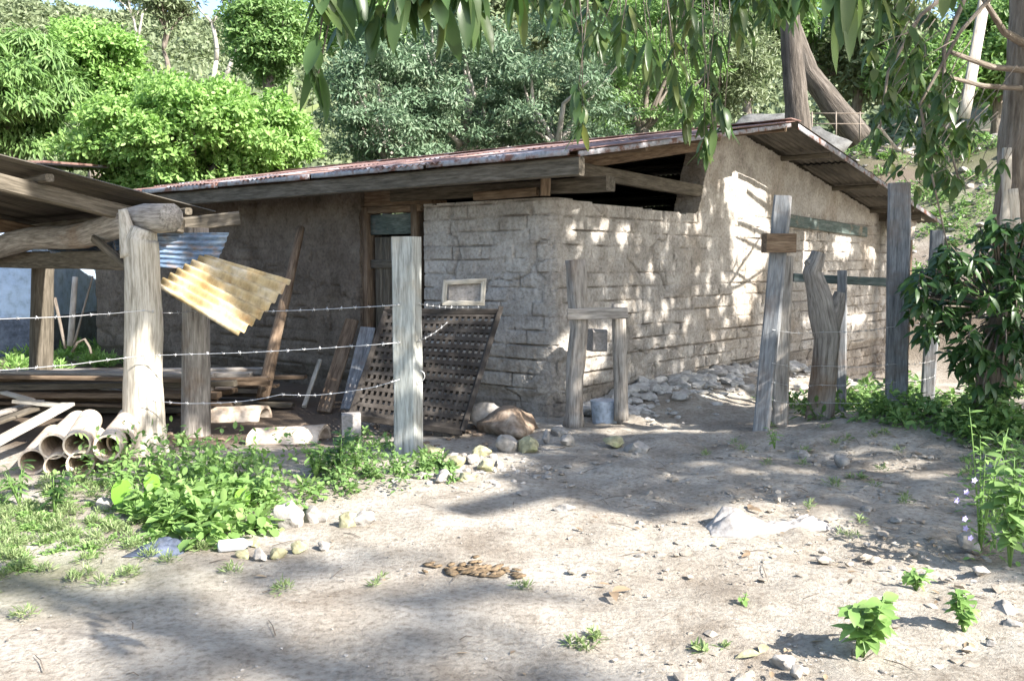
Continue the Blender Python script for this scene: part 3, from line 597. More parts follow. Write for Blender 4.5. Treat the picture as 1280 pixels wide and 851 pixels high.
# leaning grate
def grate():
    A = at(438, 520, 8.8); B = at(578, 540, 8.7); Cc = at(626, 385, 9.55); D = at(484, 385, 9.9)
    th = (B-A).cross(D-A).normalized()*.03
    root = thing('leaning_grate', 'large brown lattice grate with rectangular holes leaning against the wall', 'grate', tuple((A+B)/2))
    def P(u, v): return A*(1-u)*(1-v)+B*u*(1-v)+Cc*u*v+D*(1-u)*v
    mb = MB()
    def quadbar(u0, u1, v0, v1, k=1., rnd=0):
        t = th*k; q = [P(u0, v0), P(u1, v0), P(u1, v1), P(u0, v1)]
        vs = [p-t*.5 for p in q]+[p+t*.5 for p in q]; mb.add(vs, [(0, 1, 2, 3), (7, 6, 5, 4), (0, 4, 5, 1), (1, 5, 6, 2), (2, 6, 7, 3), (3, 7, 4, 0)], [(p.x*1, p.y, p.z*.5) for p in vs])
    nx, ny = 19, 13
    for i in range(nx+1): u = .02+.96*i/nx; quadbar(u-.011, u+.011, .03, .93, .8)
    for j in range(ny+1): v = .03+.9*j/ny; quadbar(.01, .99, v-.016, v+.016, .95)
    build('lattice', mb, M['grate'], root, False)
    mb = MB(); mb.bar(P(0, .97), P(1, .97), .09, .05, n=4, rough=.1); mb.bar(P(1.0, 0), P(1.0, 1), .05, .07, up=th, n=4, rough=.1); mb.bar(P(0, 0), P(0, 1), .05, .06, up=th, n=4); mb.bar(P(0, 0), P(1, 0), .05, .06, n=4)
    build('frame', mb, M['grate'], root, 'auto')
grate()
# small wooden frame over the grate
fr = thing('small_wooden_frame', 'small weathered wooden picture-like frame set on top of the grate', 'frame', tuple(at(580, 380, 9.75)))
mb = MB(); Y = 9.75
for a, b_ in (((555, 378), (557, 350)), ((603, 378), (605, 348)), ((556, 353), (606, 351)), ((553, 379), (606, 379))):
    mb.bar(at(*a, Y), at(*b_, Y), .05, .04, up=(0, 1, .1), rough=.05, n=2)
build('frame', mb, M['wood_pale'], fr, 'auto')
mb = MB(); mb.bar(at(561, 366, Y+.04), at(600, 366, Y+.04), .015, .2); build('panel', mb, M['cloth'], fr, 'auto')
# leaning planks in the porch
def lean(a, Ya, b_, Yb, wv, hv, m_, lb, name='leaning_plank'):
    mb = MB(); mb.bar(at(*a, Ya), at(*b_, Yb), wv, hv, up=(0, 1, 0), n=6, rough=.08, seed=a[0]*.1); return tag(build(name, mb, M[m_], smooth='auto'), lb, 'plank')
lean((436, 512), 9.9, (460, 410), 10.9, .17, .03, 'wood_blue', 'bluish plank leaning beside the grate by the door')
lean((405, 515), 10.2, (440, 400), 11.2, .16, .03, 'wood_brown', 'dark brown plank leaning left of the bluish plank')
lean((380, 508), 10.6, (400, 450), 11.4, .05, .03, 'wood_pale', 'thin pale plank leaning low against the porch wall')
mb = MB(); rough_post(mb, [at(328, 497, 10.3), at(345, 420, 10.9), at(362, 350, 11.5), at(376, 285, 12.0)], [.07, .065, .06, .05], 31, rough=.15); tag(build('leaning_pole', mb, M['wood_brown']), 'long bent pole leaning against the brown porch wall', 'pole')
mb = MB(); p = ground(432, 520); p = at(439, 530, 8.6); mb.box((p.x, p.y, p.z), .17, .14, .2, .2); tag(build('concrete_block', mb, M['cloth'], smooth='auto'), 'small grey concrete block at the lower left corner of the grate', 'block')
# barbed wires
def wire(pts, lb, r=.0032, barbs=.13, sag=.02):
    mb = MB(); P = []
    for i in range(len(pts)-1):
        for k in range(10):
            t = k/10; q = pts[i].lerp(pts[i+1], t); q.z -= sag*4*t*(1-t)+.006*noise.noise(Vector((q.x*5, 3, q.z))); P.append(q)
    P.append(pts[-1]); mb.tube(P, r, 5, cap=True)
    L = 0; nx = .05
    for i in range(len(P)-1):
        seg = (P[i+1]-P[i]).length
        while nx < L+seg:
            c = P[i].lerp(P[i+1], (nx-L)/seg); ax = (P[i+1]-P[i]).normalized()
            mb.tube([c-ax*.011, c+ax*.011], r*2, 6)
            for s_ in (1, -1):
                v = Vector((random.uniform(-.3, .3), random.uniform(-1, 1), random.uniform(-1, 1))).normalized()*.018
                mb.tube([c+ax*.006*s_-v, c+ax*.006*s_+v], r*.7, 4)
            nx += barbs
        L += seg
    return tag(build('barbed_wire', mb, M['wire']), lb, 'wire')
yf = Yp-.1; yt = 7.78
wire([at(-60, 399, 7.2), at(180, 388, yt), at(240, 389, 8.5), at(500, 381, yf)], 'top strand of barbed wire from the left edge to the square post')
wire([at(-60, 466, 7.2), at(180, 444, yt), at(500, 428, yf)], 'middle strand of barbed wire from the left edge to the square post')
wire([at(185, 500, yt), at(350, 493, 7.9), at(500, 474, yf)], 'lowest strand of barbed wire between forked post and square post', sag=.05)
wire([at(522, 379, yf), at(600, 384, 9.2)], 'short top wire running right from the square post to the frame')
wire([at(522, 426, yf), at(560, 402, 8.6)], 'short slack wire slanting up right from the square post')
mb = MB(); mb.tube([at(524+7*math.sin(a), 470-7*math.cos(a), yf) for a in np.linspace(0, 5, 12)], .004, 5); tag(build('wire_loop', mb, M['wire']), 'small curled wire end on the right side of the square post', 'wire')
for i, (y0, y1, y2, nm) in enumerate(((412, 408, 400, 'highest'), (454, 455, 450, 'second highest'), (478, 478, 470, 'third highest'), (500, 500, 495, 'lowest'))):
    wire([at(965, y0, 8.6), at(1025, y0+3, 9.15), at(1118, y1, 9.08), at(1168, y2, 10.3)], nm+' wire strung between the leaning post and the wide bluish post', r=.0022, barbs=.2)
# ------------------------------------------------------------------ stones
RK = [ # px, py(base), w_px, h_px, material, label
 (363, 664, 36, 42, 'stone', 'tall pale boulder, left of the pair beside the weeds'), (390, 656, 36, 34, 'stone', 'rounded pale boulder touching the tall boulder beside the weeds'),
 (434, 662, 26, 34, 'stone_moss', 'yellowish upright stone at the end of the weeds'), (456, 662, 34, 28, 'stone', 'blocky pale stone right of the yellowish upright stone'),
 (552, 606, 26, 20, 'stone', 'flat white stone at the lower left of the stone heap'), (568, 590, 34, 24, 'stone_moss', 'green mossy stone in the middle of the stone heap'),
 (590, 582, 22, 16, 'stone', 'small grey stone right of the green mossy stone'), (607, 590, 30, 18, 'stone_moss', 'flat mossy stone at the front of the heap'),
 (635, 566, 32, 28, 'stone', 'large round pale stone at the right of the stone heap'), (660, 568, 34, 26, 'stone_moss', 'large mossy yellow stone at the right end of the heap'),
 (683, 556, 14, 24, 'stone', 'upright narrow stone standing behind the mossy yellow stone'), (711, 560, 22, 20, 'stone', 'round grey stone right of the heap in the shade'),
 (772, 560, 30, 14, 'stone_moss', 'flat mossy dark stone alone on the shaded dirt'), (798, 566, 34, 22, 'stone', 'angular grey stone beside the flat mossy one'),
 (540, 572, 30, 20, 'stone_moss', 'mossy stone just right of the square fence post base'), (585, 604, 32, 16, 'stone_moss', 'low yellowish stone at the foot of the heap'),
 (524, 600, 20, 14, 'stone', 'small pale stone below the square fence post'), (700, 545, 26, 18, 'stone', 'pale stone at the wall corner by the reddish post'),
 (625, 585, 16, 12, 'stone', 'tiny white stone between heap and dirt track'), (600, 570, 24, 16, 'stone_moss', 'mossy stone behind the front of the heap'),
 (706, 643, 28, 11, 'stone', 'flat white stone lying alone on the sunlit track'), (1052, 585, 22, 18, 'stone', 'round pale stone on the mound below the wide post'),
 (1262, 770, 40, 18, 'stone', 'white flat rock by the right edge'), (1268, 790, 26, 14, 'stone', 'smaller pale rock under the white flat rock'), (980, 838, 30, 20, 'stone', 'white angular stone at the bottom right of the middle'),
 (998, 851, 24, 20, 'stone', 'upright white stone cut by the bottom edge'), (1217, 690, 34, 26, 'stone', 'grey boulder at the shaded foot of the tall weeds'), (1232, 720, 26, 14, 'stone', 'pale stone on the dirt below the grey boulder'),
 (303, 700, 18, 14, 'stone_moss', 'small yellowish cobble left in the row beside the bottle'), (325, 703, 22, 18, 'stone', 'pale cobble beside the plastic bottle'), (345, 700, 24, 20, 'stone_moss', 'yellow lichen cobble in the row beside the bottle'),
 (372, 694, 24, 18, 'stone_moss', 'yellow flat cobble right of the lichen cobble'), (405, 690, 18, 12, 'stone', 'small grey cobble at the right end of the row'), (318, 686, 16, 10, 'stone_moss', 'tiny mossy cobble behind the pale cobble'),
 (1250, 600, 34, 26, 'stone', 'rounded stone in deep shade at the right edge'), (1005, 572, 16, 10, 'stone', 'small stone at the foot of the forked trunk'), (1085, 640, 14, 10, 'stone', 'small pale stone on the shaded slope'),
 (1120, 655, 18, 9, 'stone', 'flat pale stone at the shade edge on the slope'), (130, 640, 22, 20, 'stone', 'pale stone below the pipe stack'), (800, 700, 12, 7, 'stone', 'tiny white pebble in the middle of the track')]
for i, (px, py, wp, hp, m_, lb) in enumerate(RK):
    g_ = ground(px, min(py, 849)); sc = g_.y/F; rx = wp*sc*.5; rz_ = hp*sc*.5
    mb = MB(); mb.rock(g_+Vector((0, rx*.6, rz_*.5)), (rx*.95, rx*.8, rz_*1.0), seed=i*1.37+2, sub=3, amp=.5)
    if py > 851: continue
    tag(build('rock', mb, M[m_], smooth='auto'), lb, 'rock')
def scatter(name, n, region, smin, smax, m_, label, cat, kind='stuff', flat=.6, seed=0, sub=1, amp=.4, lift=.2):
    rn_ = random.Random(seed); mb = MB(); c = 0; tries = 0
    while c < n and tries < n*30:
        tries += 1; p = region(rn_)
        if p is None: continue
        s_ = smin*(smax/smin)**(rn_.random()**1.8); z = gz(p[0], p[1])+(p[2] if len(p) > 2 else 0)
        mb.rock((p[0], p[1], z+s_*lift), (s_, s_*rn_.uniform(.6, 1), s_*flat*rn_.uniform(.6, 1)), seed=c*.77+seed, sub=sub, amp=amp); c += 1
    o = build(name, mb, M[m_], smooth='auto'); tag(o, label, cat, kind=kind); return o
def wallfoot(r): 
    t = r.uniform(.3, 7.5); q = -abs(r.gauss(0, .35))-.02; p = corner(t, q, 0); return (p.x, p.y, max(0, .1*(1+q/.4)))
scatter('rubble', 800, wallfoot, .03, .13, 'rubble', 'pale rubble heaped along the foot of the gable wall', 'rubble', seed=3, sub=2)
def front(r):
    x = r.uniform(.2, 6.5); y = r.uniform(2.9, 9.5)
    if r.random() > .25+.75*float(sst(.4, 2.5, np.array(x))): return None
    return (x, y)
scatter('gravel', 2600, front, .004, .028, 'stone', 'scattered pale gravel on the right side of the dirt track', 'gravel', seed=5)
scatter('gravel', 2500, lambda r: (r.uniform(-3, 2), r.uniform(2.8, 9)), .0025, .012, 'stone', 'fine gravel scattered over the dirt track', 'gravel', seed=6)
scatter('clods', 3000, lambda r: (.3+6.5*r.random()**.75, r.uniform(2.9, 8)), .007, .045, 'clod', 'crumbled earth clods on the right side of the track', 'clods', seed=7, flat=.5)
scatter('debris', 240, lambda r: (r.uniform(-3.4, .2), r.uniform(8.2, 9.6)), .01, .06, 'stone_brown', 'crumbled tile and earth in front of the porch', 'debris', seed=8, flat=.5)
scatter('gravel', 260, lambda r: (lambda p: (p.x, p.y))(ground(r.gauss(590, 55), r.gauss(590, 14))), .012, .05, 'stone', 'small broken stones round the stone heap', 'gravel', seed=9)
mb = MB(); g_ = at(640, 530, 9.0); mb.rock((g_.x, g_.y, gz(g_.x, g_.y)+.05), (.4, .3, .17), seed=4.6, sub=3, amp=.6); tag(build('earth_lump', mb, M['stone_brown']), 'big brown earth lump at the wall corner right of the grate', 'earth lump')
mb = MB(); g_ = at(612, 522, 9.2); mb.rock((g_.x, g_.y, gz(g_.x, g_.y)+.08), (.2, .2, .18), seed=9, sub=3, amp=.25); tag(build('rock', mb, M['stone']), 'pale rounded rock between the grate and the brown earth lump', 'rock')
# dung
mb = MB(); g_ = ground(592, 712); rn_ = random.Random(4)
for i in range(60): 
    a = rn_.gauss(0, .12); b_ = rn_.gauss(0, .06); mb.rock((g_.x+a, g_.y+b_, gz(g_.x+a, g_.y+b_)+.004), (rn_.uniform(.02, .05), rn_.uniform(.015, .035), .006), seed=i*.9, sub=1)
tag(build('dung_patch', mb, M['dung']), 'flattened brown dung patch in the middle of the track', 'dung')
# old cloth lying on the track
def cloth(): 
    a = ground(885, 668); b_ = ground(1040, 662); n1, n2 = 60, 26; vs = []
    for i in range(n1+1):
        for j in range(n2+1):
            u = i/n1; v = j/n2; wd_ = .34*(.25+.75*math.exp(-((u-.22)/.2)**2)+.12*math.exp(-((u-.85)/.1)**2))
            p = a.lerp(b_, u)+Vector((0, (v-.3)*wd_*1.3, 0)); edge = math.sin(math.pi*v)**.5*math.sin(math.pi*min(1, max(0, u)))**.35
            h = edge*(.035+.09*math.exp(-((u-.2)/.16)**2)+.05*math.exp(-((u-.82)/.09)**2))*(1+.5*noise.noise(Vector((u*9, v*5, 1))))+edge*.03*abs(noise.noise(Vector((u*26, v*9, 4))))
            vs.append(Vector((p.x, p.y, gz(p.x, p.y)+h-.004)))
    fs = [(i*(n2+1)+j, (i+1)*(n2+1)+j, (i+1)*(n2+1)+j+1, i*(n2+1)+j+1) for i in range(n1) for j in range(n2)]
    mb = MB(); mb.add(vs, fs); o = build('old_cloth', mb, M['cloth']); solid(o, .006); tag(o, 'crumpled pale grey cloth lying on the dirt track', 'cloth')
cloth()
def bag():
    c = ground(205, 690); vs = []; n1 = 20
    for i in range(n1+1):
        for j in range(n1+1):
            u = i/n1-.5; v = j/n1-.5; h = .05*math.cos(math.pi*u)*math.cos(math.pi*v)*(1+.9*noise.noise(Vector((u*7, v*7, 2)))); x = c.x+u*.3+v*.06; y = c.y+v*.28
            vs.append(Vector((x, y, gz(x, y)+h)))
    fs = [(i*(n1+1)+j, (i+1)*(n1+1)+j, (i+1)*(n1+1)+j+1, i*(n1+1)+j+1) for i in range(n1) for j in range(n1)]
    mb = MB(); mb.add(vs, fs); o = build('plastic_bag', mb, M['plastic_blue']); solid(o, .003); tag(o, 'flattened dark blue plastic bag beside the weeds', 'bag')
bag()
mb = MB(); a = ground(272, 692)+Vector((0, 0, .035)); b_ = ground(314, 688)+Vector((0, .02, .035)); d = b_-a
mb.tube([a+d*t for t in (0, .03, .1, .5, .75, .88, .9, 1)], [.015, .03, .035, .034, .035, .015, .013, .013], 14); tag(build('plastic_bottle', mb, M['bottle']), 'crushed clear plastic bottle lying by the row of yellow cobbles', 'bottle')
# ------------------------------------------------------------------ plants (leaf clouds in numpy)
def leaf_mesh(name, P, D, N, Lg, Wd, m, parent=None, org=None, kind=None, shape='rh'):
    n = len(P); P = np.asarray(P, float); D = D/np.linalg.norm(D, axis=1, keepdims=True)
    Sd = np.cross(D, N); ln = np.linalg.norm(Sd, axis=1, keepdims=True); ln[ln < 1e-3] = 1; Sd = Sd/ln; Nn = np.cross(Sd, D)
    Lg = np.broadcast_to(Lg, (n,))[:, None]; Wd = np.broadcast_to(Wd, (n,))[:, None]
    v = np.stack([P, P+D*Lg*.3-Sd*Wd*.42+Nn*Wd*.08, P+D*Lg*.68-Sd*Wd*.4+Nn*Wd*.05-Nn*Lg*.03, P+D*Lg-Nn*Lg*.12, P+D*Lg*.68+Sd*Wd*.4+Nn*Wd*.05-Nn*Lg*.03, P+D*Lg*.3+Sd*Wd*.42+Nn*Wd*.08], 1).reshape(-1, 3)
    o_ = np.zeros(3) if org is None else np.array(org); v = v-o_
    f = (np.arange(n)[:, None]*6+np.array([0, 1, 2, 3, 0, 3, 4, 5])[None]).reshape(-1)
    me = bpy.data.meshes.new(name); me.vertices.add(n*6); me.vertices.foreach_set('co', v.ravel().astype('f')); me.loops.add(n*8); me.loops.foreach_set('vertex_index', f.astype('i'))
    me.polygons.add(n*2); me.polygons.foreach_set('loop_start', np.arange(n*2, dtype='i')*4); me.update(calc_edges=True)
    rnd = np.repeat(RNG.random((n, 3))*3, 6, 0); A = me.attributes.new('gr', 'FLOAT_VECTOR', 'POINT'); A.data.foreach_set('vector', rnd.ravel().astype('f'))
    o = link(name, me, m, parent, None if parent else tuple(o_))
    if kind: o['kind'] = kind
    return o
def unit(n): 
    v = RNG.normal(size=(n, 3)); return v/np.linalg.norm(v, axis=1, keepdims=True)
def crown_leaves(clumps, per, L, W, droop=.3, shell=.3):
    """clumps: (center, radius); leaves spread in tufts through each clump"""
    Ps = []; Ds = []; Ns = []
    for c, r in clumps:
        n = int(per*(r**2))+20; u = unit(n); u[:, 2] = np.abs(u[:, 2])*1.0-.35*(RNG.random(n)); 
        rad = r*(shell+(1-shell)*RNG.random(n)**.6)*(1+.3*fbm(u[:, 0]*2.5+c[0], u[:, 1]*2.5+u[:, 2]*2+c[1], 3))
        p = np.array(c)+u*rad[:, None]*np.array([1, 1, .78]); Ps.append(p)
        d = u*.7+unit(n)*.8; d[:, 2] -= droop; Ds.append(d); nn = u+unit(n)*.5; nn[:, 2] += .5; Ns.append(nn)
    P = np.concatenate(Ps); D = np.concatenate(Ds); N = np.concatenate(Ns); k = len(P)
    return P, D, N, L*(.65+.7*RNG.random(k)), W*(.7+.6*RNG.random(k))
def tree(label, px, Y, crown, m, bark='bark', tw=.18, per=260, L=.16, W=.07, nclump=26, cr=.9, droop=.3, name='tree', cat='tree', fork=3, seed=0, base_px=None, density=1., group=None, shell=.25, limb=.05):
    """crown: (px, py, w_px, h_px) at distance Y"""
    rn_ = random.Random(seed+px); bx = base_px or px; b0 = at(bx, 300, Y); base = Vector((b0.x, Y, gz(b0.x, Y)))
    root = thing(name, label, cat, tuple(base), group)
    cc = at(crown[0], crown[1], Y); sc = Y/F; rw = crown[2]*sc/2; rh = crown[3]*sc/2
    cl = []
    for i in range(nclump):
        while True:
            u = Vector((rn_.uniform(-1, 1), rn_.uniform(-1, 1), rn_.uniform(-1, 1)))
            if .35 < u.length < 1: break
        rr = cr*rn_.uniform(.6, 1.15); k = .92
        cl.append((np.array([cc.x+u.x*max(.1, rw-rr*.6)*k, cc.y+u.y*min(rw, 3)*.75, max(cc.z+u.z*max(.1, rh-rr*.5)*k, base.z+.3)]), rr))
    P, D, N, Ls, Ws = crown_leaves(cl, per*density, L, W, droop, shell)
    leaf_mesh('crown', P, D, N, Ls, Ws, m, root, root['_org'])
    mb = MB(); fk = Vector((cc.x*.6+base.x*.4, cc.y, max(base.z+.5, cc.z-rh*.5)))
    rough_post(mb, [base-Vector((0, 0, .3)), base.lerp(fk, .5)+Vector((rn_.uniform(-.1, .1), 0, 0)), fk], [tw*1.3, tw, tw*.85], seed+px*.1, n=12)
    tk = build('trunk', mb, M[bark], root)
    mb = MB()
    for (c, r) in cl[::max(1, len(cl)//10)]:
        c = Vector(c); mid = fk.lerp(c, .5)+Vector((rn_.uniform(-.3, .3), 0, rn_.uniform(-.2, .3))); rough_post(mb, [fk-Vector((0, 0, .1)), mid, c], [limb*1.6, limb, limb*.35], c.x, n=6)
    build('limbs', mb, M[bark], root).parent = tk
    return root
BT = [
 ('bright yellow-green bushy tree, broad and rounded behind the shed roof', 245, 19.5, (245, 185, 345, 190), 'leaf_bright', dict(nclump=170, cr=.5, per=1900, L=.11, W=.06, tw=.15, droop=.1)),
 ('drooping-leaved green tree at the far left edge', 25, 21, (10, 120, 190, 190), 'leaf_mid', dict(nclump=80, cr=.6, per=900, L=.24, W=.055, droop=1.0)),
 ('yellow-green leafy tree behind the drooping-leaved tree', 120, 25, (118, 95, 170, 150), 'leaf_bright', dict(nclump=90, cr=.55, per=1000, L=.13, W=.07, droop=.2)),
 ('dark glossy round tree with pale highlights behind the bright bush', 335, 26, (338, 45, 130, 150), 'leaf_mid', dict(nclump=70, cr=.6, per=900, L=.13, W=.06)),
 ('dusky green tree with pale trunk left of the roof middle', 480, 22, (485, 130, 200, 240), 'leaf_cool', dict(nclump=95, cr=.5, per=900, L=.13, W=.045, bark='bark_pale', tw=.12)),
 ('grey-green tree with forked pale trunk behind the roof middle', 560, 23.5, (585, 115, 230, 240), 'leaf_cool', dict(nclump=90, cr=.5, per=900, L=.13, W=.045, bark='bark_pale', tw=.12, limb=.06)),
 ('loose grey-green tree behind the right half of the roof', 690, 23, (700, 120, 220, 240), 'leaf_cool', dict(nclump=80, cr=.5, per=900, L=.13, W=.045, bark='bark_pale', tw=.09)),
 ('darker leafy tree right of the loose grey-green tree', 800, 24, (805, 100, 220, 230), 'leaf_mid', dict(nclump=80, cr=.5, per=900, L=.13, W=.045)),
 ('olive feathery tree rising beside the grey boulder', 880, 27, (900, 90, 170, 150), 'leaf_olive', dict(nclump=40, cr=.9, per=420, L=.17, W=.05)),
 ('tall background tree filling the gap above the boulder', 930, 33, (940, 20, 200, 200), 'leaf_mid', dict(nclump=50, cr=1.2, per=240, L=.24, W=.1)),
 ('light green tree on the slope behind the leaning dark trunk', 1060, 33, (1080, 60, 190, 170), 'leaf_olive', dict(nclump=46, cr=1.1, per=230, L=.24, W=.1)),
 ('green tree on the slope left of the white post', 1160, 31, (1150, 90, 150, 110), 'leaf_mid', dict(nclump=40, cr=.9, per=260, L=.22, W=.09)),
 ('green tree on the slope behind the white post', 1240, 34, (1250, 60, 190, 180), 'leaf_mid', dict(nclump=46, cr=1.2, per=230, L=.24, W=.1)),
 ('tall grey-green tree far behind the middle of the roof', 640, 34, (620, 10, 260, 230), 'leaf_olive', dict(nclump=50, cr=1.3, per=220, L=.26, W=.1, bark='bark_pale')),
 ('tall dark tree far behind the right roof end', 790, 36, (800, 10, 240, 220), 'leaf_mid', dict(nclump=50, cr=1.4, per=200, L=.26, W=.1)),
 ('tall cool green tree far behind the dusky tree', 450, 33, (460, 20, 180, 200), 'leaf_mid', dict(nclump=46, cr=1.2, per=230, L=.25, W=.1)),
]
for lb, px, Y, cr_, m_, kw in BT: tree(lb, px, Y, cr_, M[m_], **kw)
# bare thin trees against the hill, top left
def branchy(label, px, Y, base_py, h, seed, m_='bark_pale', leaf='leaf_olive', nleaf=900, lean=0.):
    rn_ = random.Random(seed); b0 = at(px, base_py, Y); g0 = Vector((b0.x, Y, gz(b0.x, Y))); root = thing('sparse_tree', label, 'tree', tuple(g0))
    mb = MB(); tips = []
    def grow(p, d, L, r, k):
        pts = [p]; q = p
        for i in range(3): d = (d+Vector((rn_.uniform(-.25, .25), rn_.uniform(-.2, .2), rn_.uniform(-.08, .15)))).normalized(); q = q+d*L/3; pts.append(q)
        mb.tube(pts, [r, r*.9, r*.8, r*.66], 6)
        if k == 0: tips.append(q); return
        for i in range(2+(rn_.random() < .5)): grow(q, (d+Vector((rn_.uniform(-.9, .9), rn_.uniform(-.5, .5), rn_.uniform(-.1, .6)))).normalized(), L*.72, r*.62, k-1)
        tips.append(q)
    grow(g0, Vector((lean, 0, 1)).normalized(), max(1, (b0.z-g0.z)), .13, 0); start = tips.pop()
    grow(start, Vector((lean, 0, 1)).normalized(), h*.4, .1, 4)
    build('trunk', mb, M[m_], root)
    cl = [(np.array(t), rn_.uniform(.25, .5)) for t in tips]; P, D, N, Ls, Ws = crown_leaves(cl, nleaf/len(cl)*6, .2, .07, .4, .1); leaf_mesh('crown', P, D, N, Ls, Ws, M[leaf], root, root['_org'])
branchy('thin sparse tree with pale branches at the top left corner', 100, 38, 60, 3.4, 2)
branchy('sparse leaning tree with crossing branches above the bright bush', 170, 36, 70, 3.6, 5, lean=.3)
branchy('dark twiggy small tree on the hazy slope left of the glossy tree', 205, 34, 90, 2.4, 8, m_='bark', nleaf=300)
branchy('wide grey-green sparse tree at the upper left edge', 20, 40, 60, 3.6, 11, nleaf=2600)
branchy('sparse tree touching the glossy round tree on its left', 265, 37, 70, 3.4, 14, nleaf=1500)
# banana-like pale leaves beside the glossy tree
root = thing('banana_plant', 'pale yellow broad-leaved plant right of the bright bush', 'plant', tuple(at(372, 180, 20.5)))
mb = MB()
for a, l, wv in ((-.9, .7, .16), (-.2, .8, .18), (.35, .75, .16), (.9, .6, .15)): mb.leaf(at(372, 150, 20.5), (math.sin(a), -.2, math.cos(a)), (0, -1, .3), l, wv, droop=.3, seg=8)
build('leaves', mb, leafm('leaf_pale', [(.2, .26, .09), (.28, .33, .14), (.34, .37, .2)], .4), root)
mb = MB(); b0 = at(372, 150, 20.5); mb.tube([(b0.x, b0.y, gz(b0.x, b0.y)), b0], [.12, .06], 8); build('stem', mb, M['leaf_olive'], root)
# big trunks
def trunk(label, pts, rad, m_, seed, name='tree_trunk', lift=None):
    r_ = thing('tree', label, 'tree', tuple(pts[0])); mb = MB(); rough_post(mb, pts, rad, seed, n=18, rough=.1); build('trunk', mb, M[m_], r_); return r_
trunk('thick upright grey tree trunk right of the grey boulder', [at(1000, 185, 20), at(996, 130, 20), at(990, 60, 20), at(984, -60, 20)], [.27, .24, .22, .2], 'bark_dark', 3)
trunk('dark leaning tree trunk behind the upright grey one', [at(1075, 175, 24), at(1040, 130, 24), at(1010, 90, 24), at(985, 20, 24)], [.34, .3, .24, .2], 'bark_dark', 5)
rt = thing('big_tree', 'big brown tree trunk with a pale bare patch at the right edge', 'tree', (at(1272, 300, 12.5).x, 12.5, gz(at(1272, 300, 12.5).x, 12.5)))
mb = MB(); rough_post(mb, [at(1272, 480, 12.5), at(1272, 300, 12.5), at(1275, 200, 12.5), at(1285, 100, 12.5), at(1290, 0, 12.5), at(1295, -120, 12.5)], [.42, .3, .26, .28, .26, .24], 8, n=20); build('trunk', mb, M['bark'], rt)
mb = MB(); mb.bar(at(1256, 300, 12.2), at(1258, 185, 12.25), .1, .05, up=(0, 1, 0), n=8, rough=.5, seed=2); mb.bar(at(1270, 290, 12.2), at(1266, 236, 12.22), .16, .05, up=(0, 1, 0), n=6, rough=.6, seed=3); build('bare_patch', mb, M['pale_wood'], rt)
mb = MB()
for pts, rr in (([(1300, 90), (1240, 84), (1190, 66)], .05), ([(1300, 112), (1230, 108), (1180, 95)], .04), ([(1290, 60), (1255, 40), (1230, 0)], .06)):
    q = [at(a, b_, 12.5-.6*i) for i, (a, b_) in enumerate(pts)]; rough_post(mb, q, [rr*(1-.25*i) for i in range(len(q))], rr*50, n=6)
build('limb', mb, M['bark'], rt)
for pts, rr, lb in (([(1205, 148), (1216, 100), (1228, 40), (1234, -20)], .13, 'white painted post on the slope beside the big tree'),):
    q = [at(a, b_, 26) for a, b_ in pts]; mb = MB(); mb.bar(q[0], q[-1], .28, .1, up=(0, 1, 0), n=6, rough=.05); tag(build('white_post', mb, M['pale_wood']), lb, 'post')
for pts, lb in (([(1150, 190), (1168, 150), (1180, 120)], 'bare forked twig rising left of the white post'), ([(1130, 190), (1170, 175), (1205, 152)], 'bare pale twig reaching right over the slope'), ([(1095, 155), (1120, 185), (1160, 200), (1200, 225)], 'long fallen pale branch slanting across the slope')):
    q = [at(a, b_, 11+.5*i) for i, (a, b_) in enumerate(pts)]; mb = MB(); rough_post(mb, q, [.025-.004*i for i in range(len(q))], pts[0][0], n=6); m0 = q[1]; mb.tube([m0, m0+Vector((.2, 0, .25)), m0+Vector((.25, 0, .4))], [.014, .01, .006], 5); tag(build('dead_branch', mb, M['bark_pale']), lb, 'branch')
mb = MB(); g_ = at(960, 168, 21.5); mb.rock((g_.x, g_.y, g_.z-.3), (1.15, .9, .75), seed=6.2, sub=3, amp=.3); tag(build('boulder', mb, M['boulder']), 'big pale grey boulder behind the roof ridge', 'boulder')
mb = MB(); g_ = at(1025, 178, 21); mb.rock((g_.x, g_.y, g_.z-.2), (.6, .6, .5), seed=8.2, sub=3, amp=.3); tag(build('boulder', mb, M['boulder']), 'smaller grey boulder under the leaning dark trunk', 'boulder')
mb = MB()
for x in (1015, 1045, 1075): mb.tube([at(x, 178, 23), at(x, 140, 23)], .02, 6)
for y in (142, 155): mb.tube([at(1012, y, 23), at(1080, y, 23)], .015, 6)
tag(build('wire_fence', mb, M['bark']), 'light wire fence below the leaning dark trunk', 'fence')
def slope_pt(r):
    t = r.uniform(12, 22); s_ = -r.uniform(-9, 12); p = W3(t, s_, 0); return (p.x, p.y)
scatter('slope_stones', 1500, slope_pt, .02, .2, 'stone', 'loose stones and earth on the slope behind the house', 'stones', seed=12)
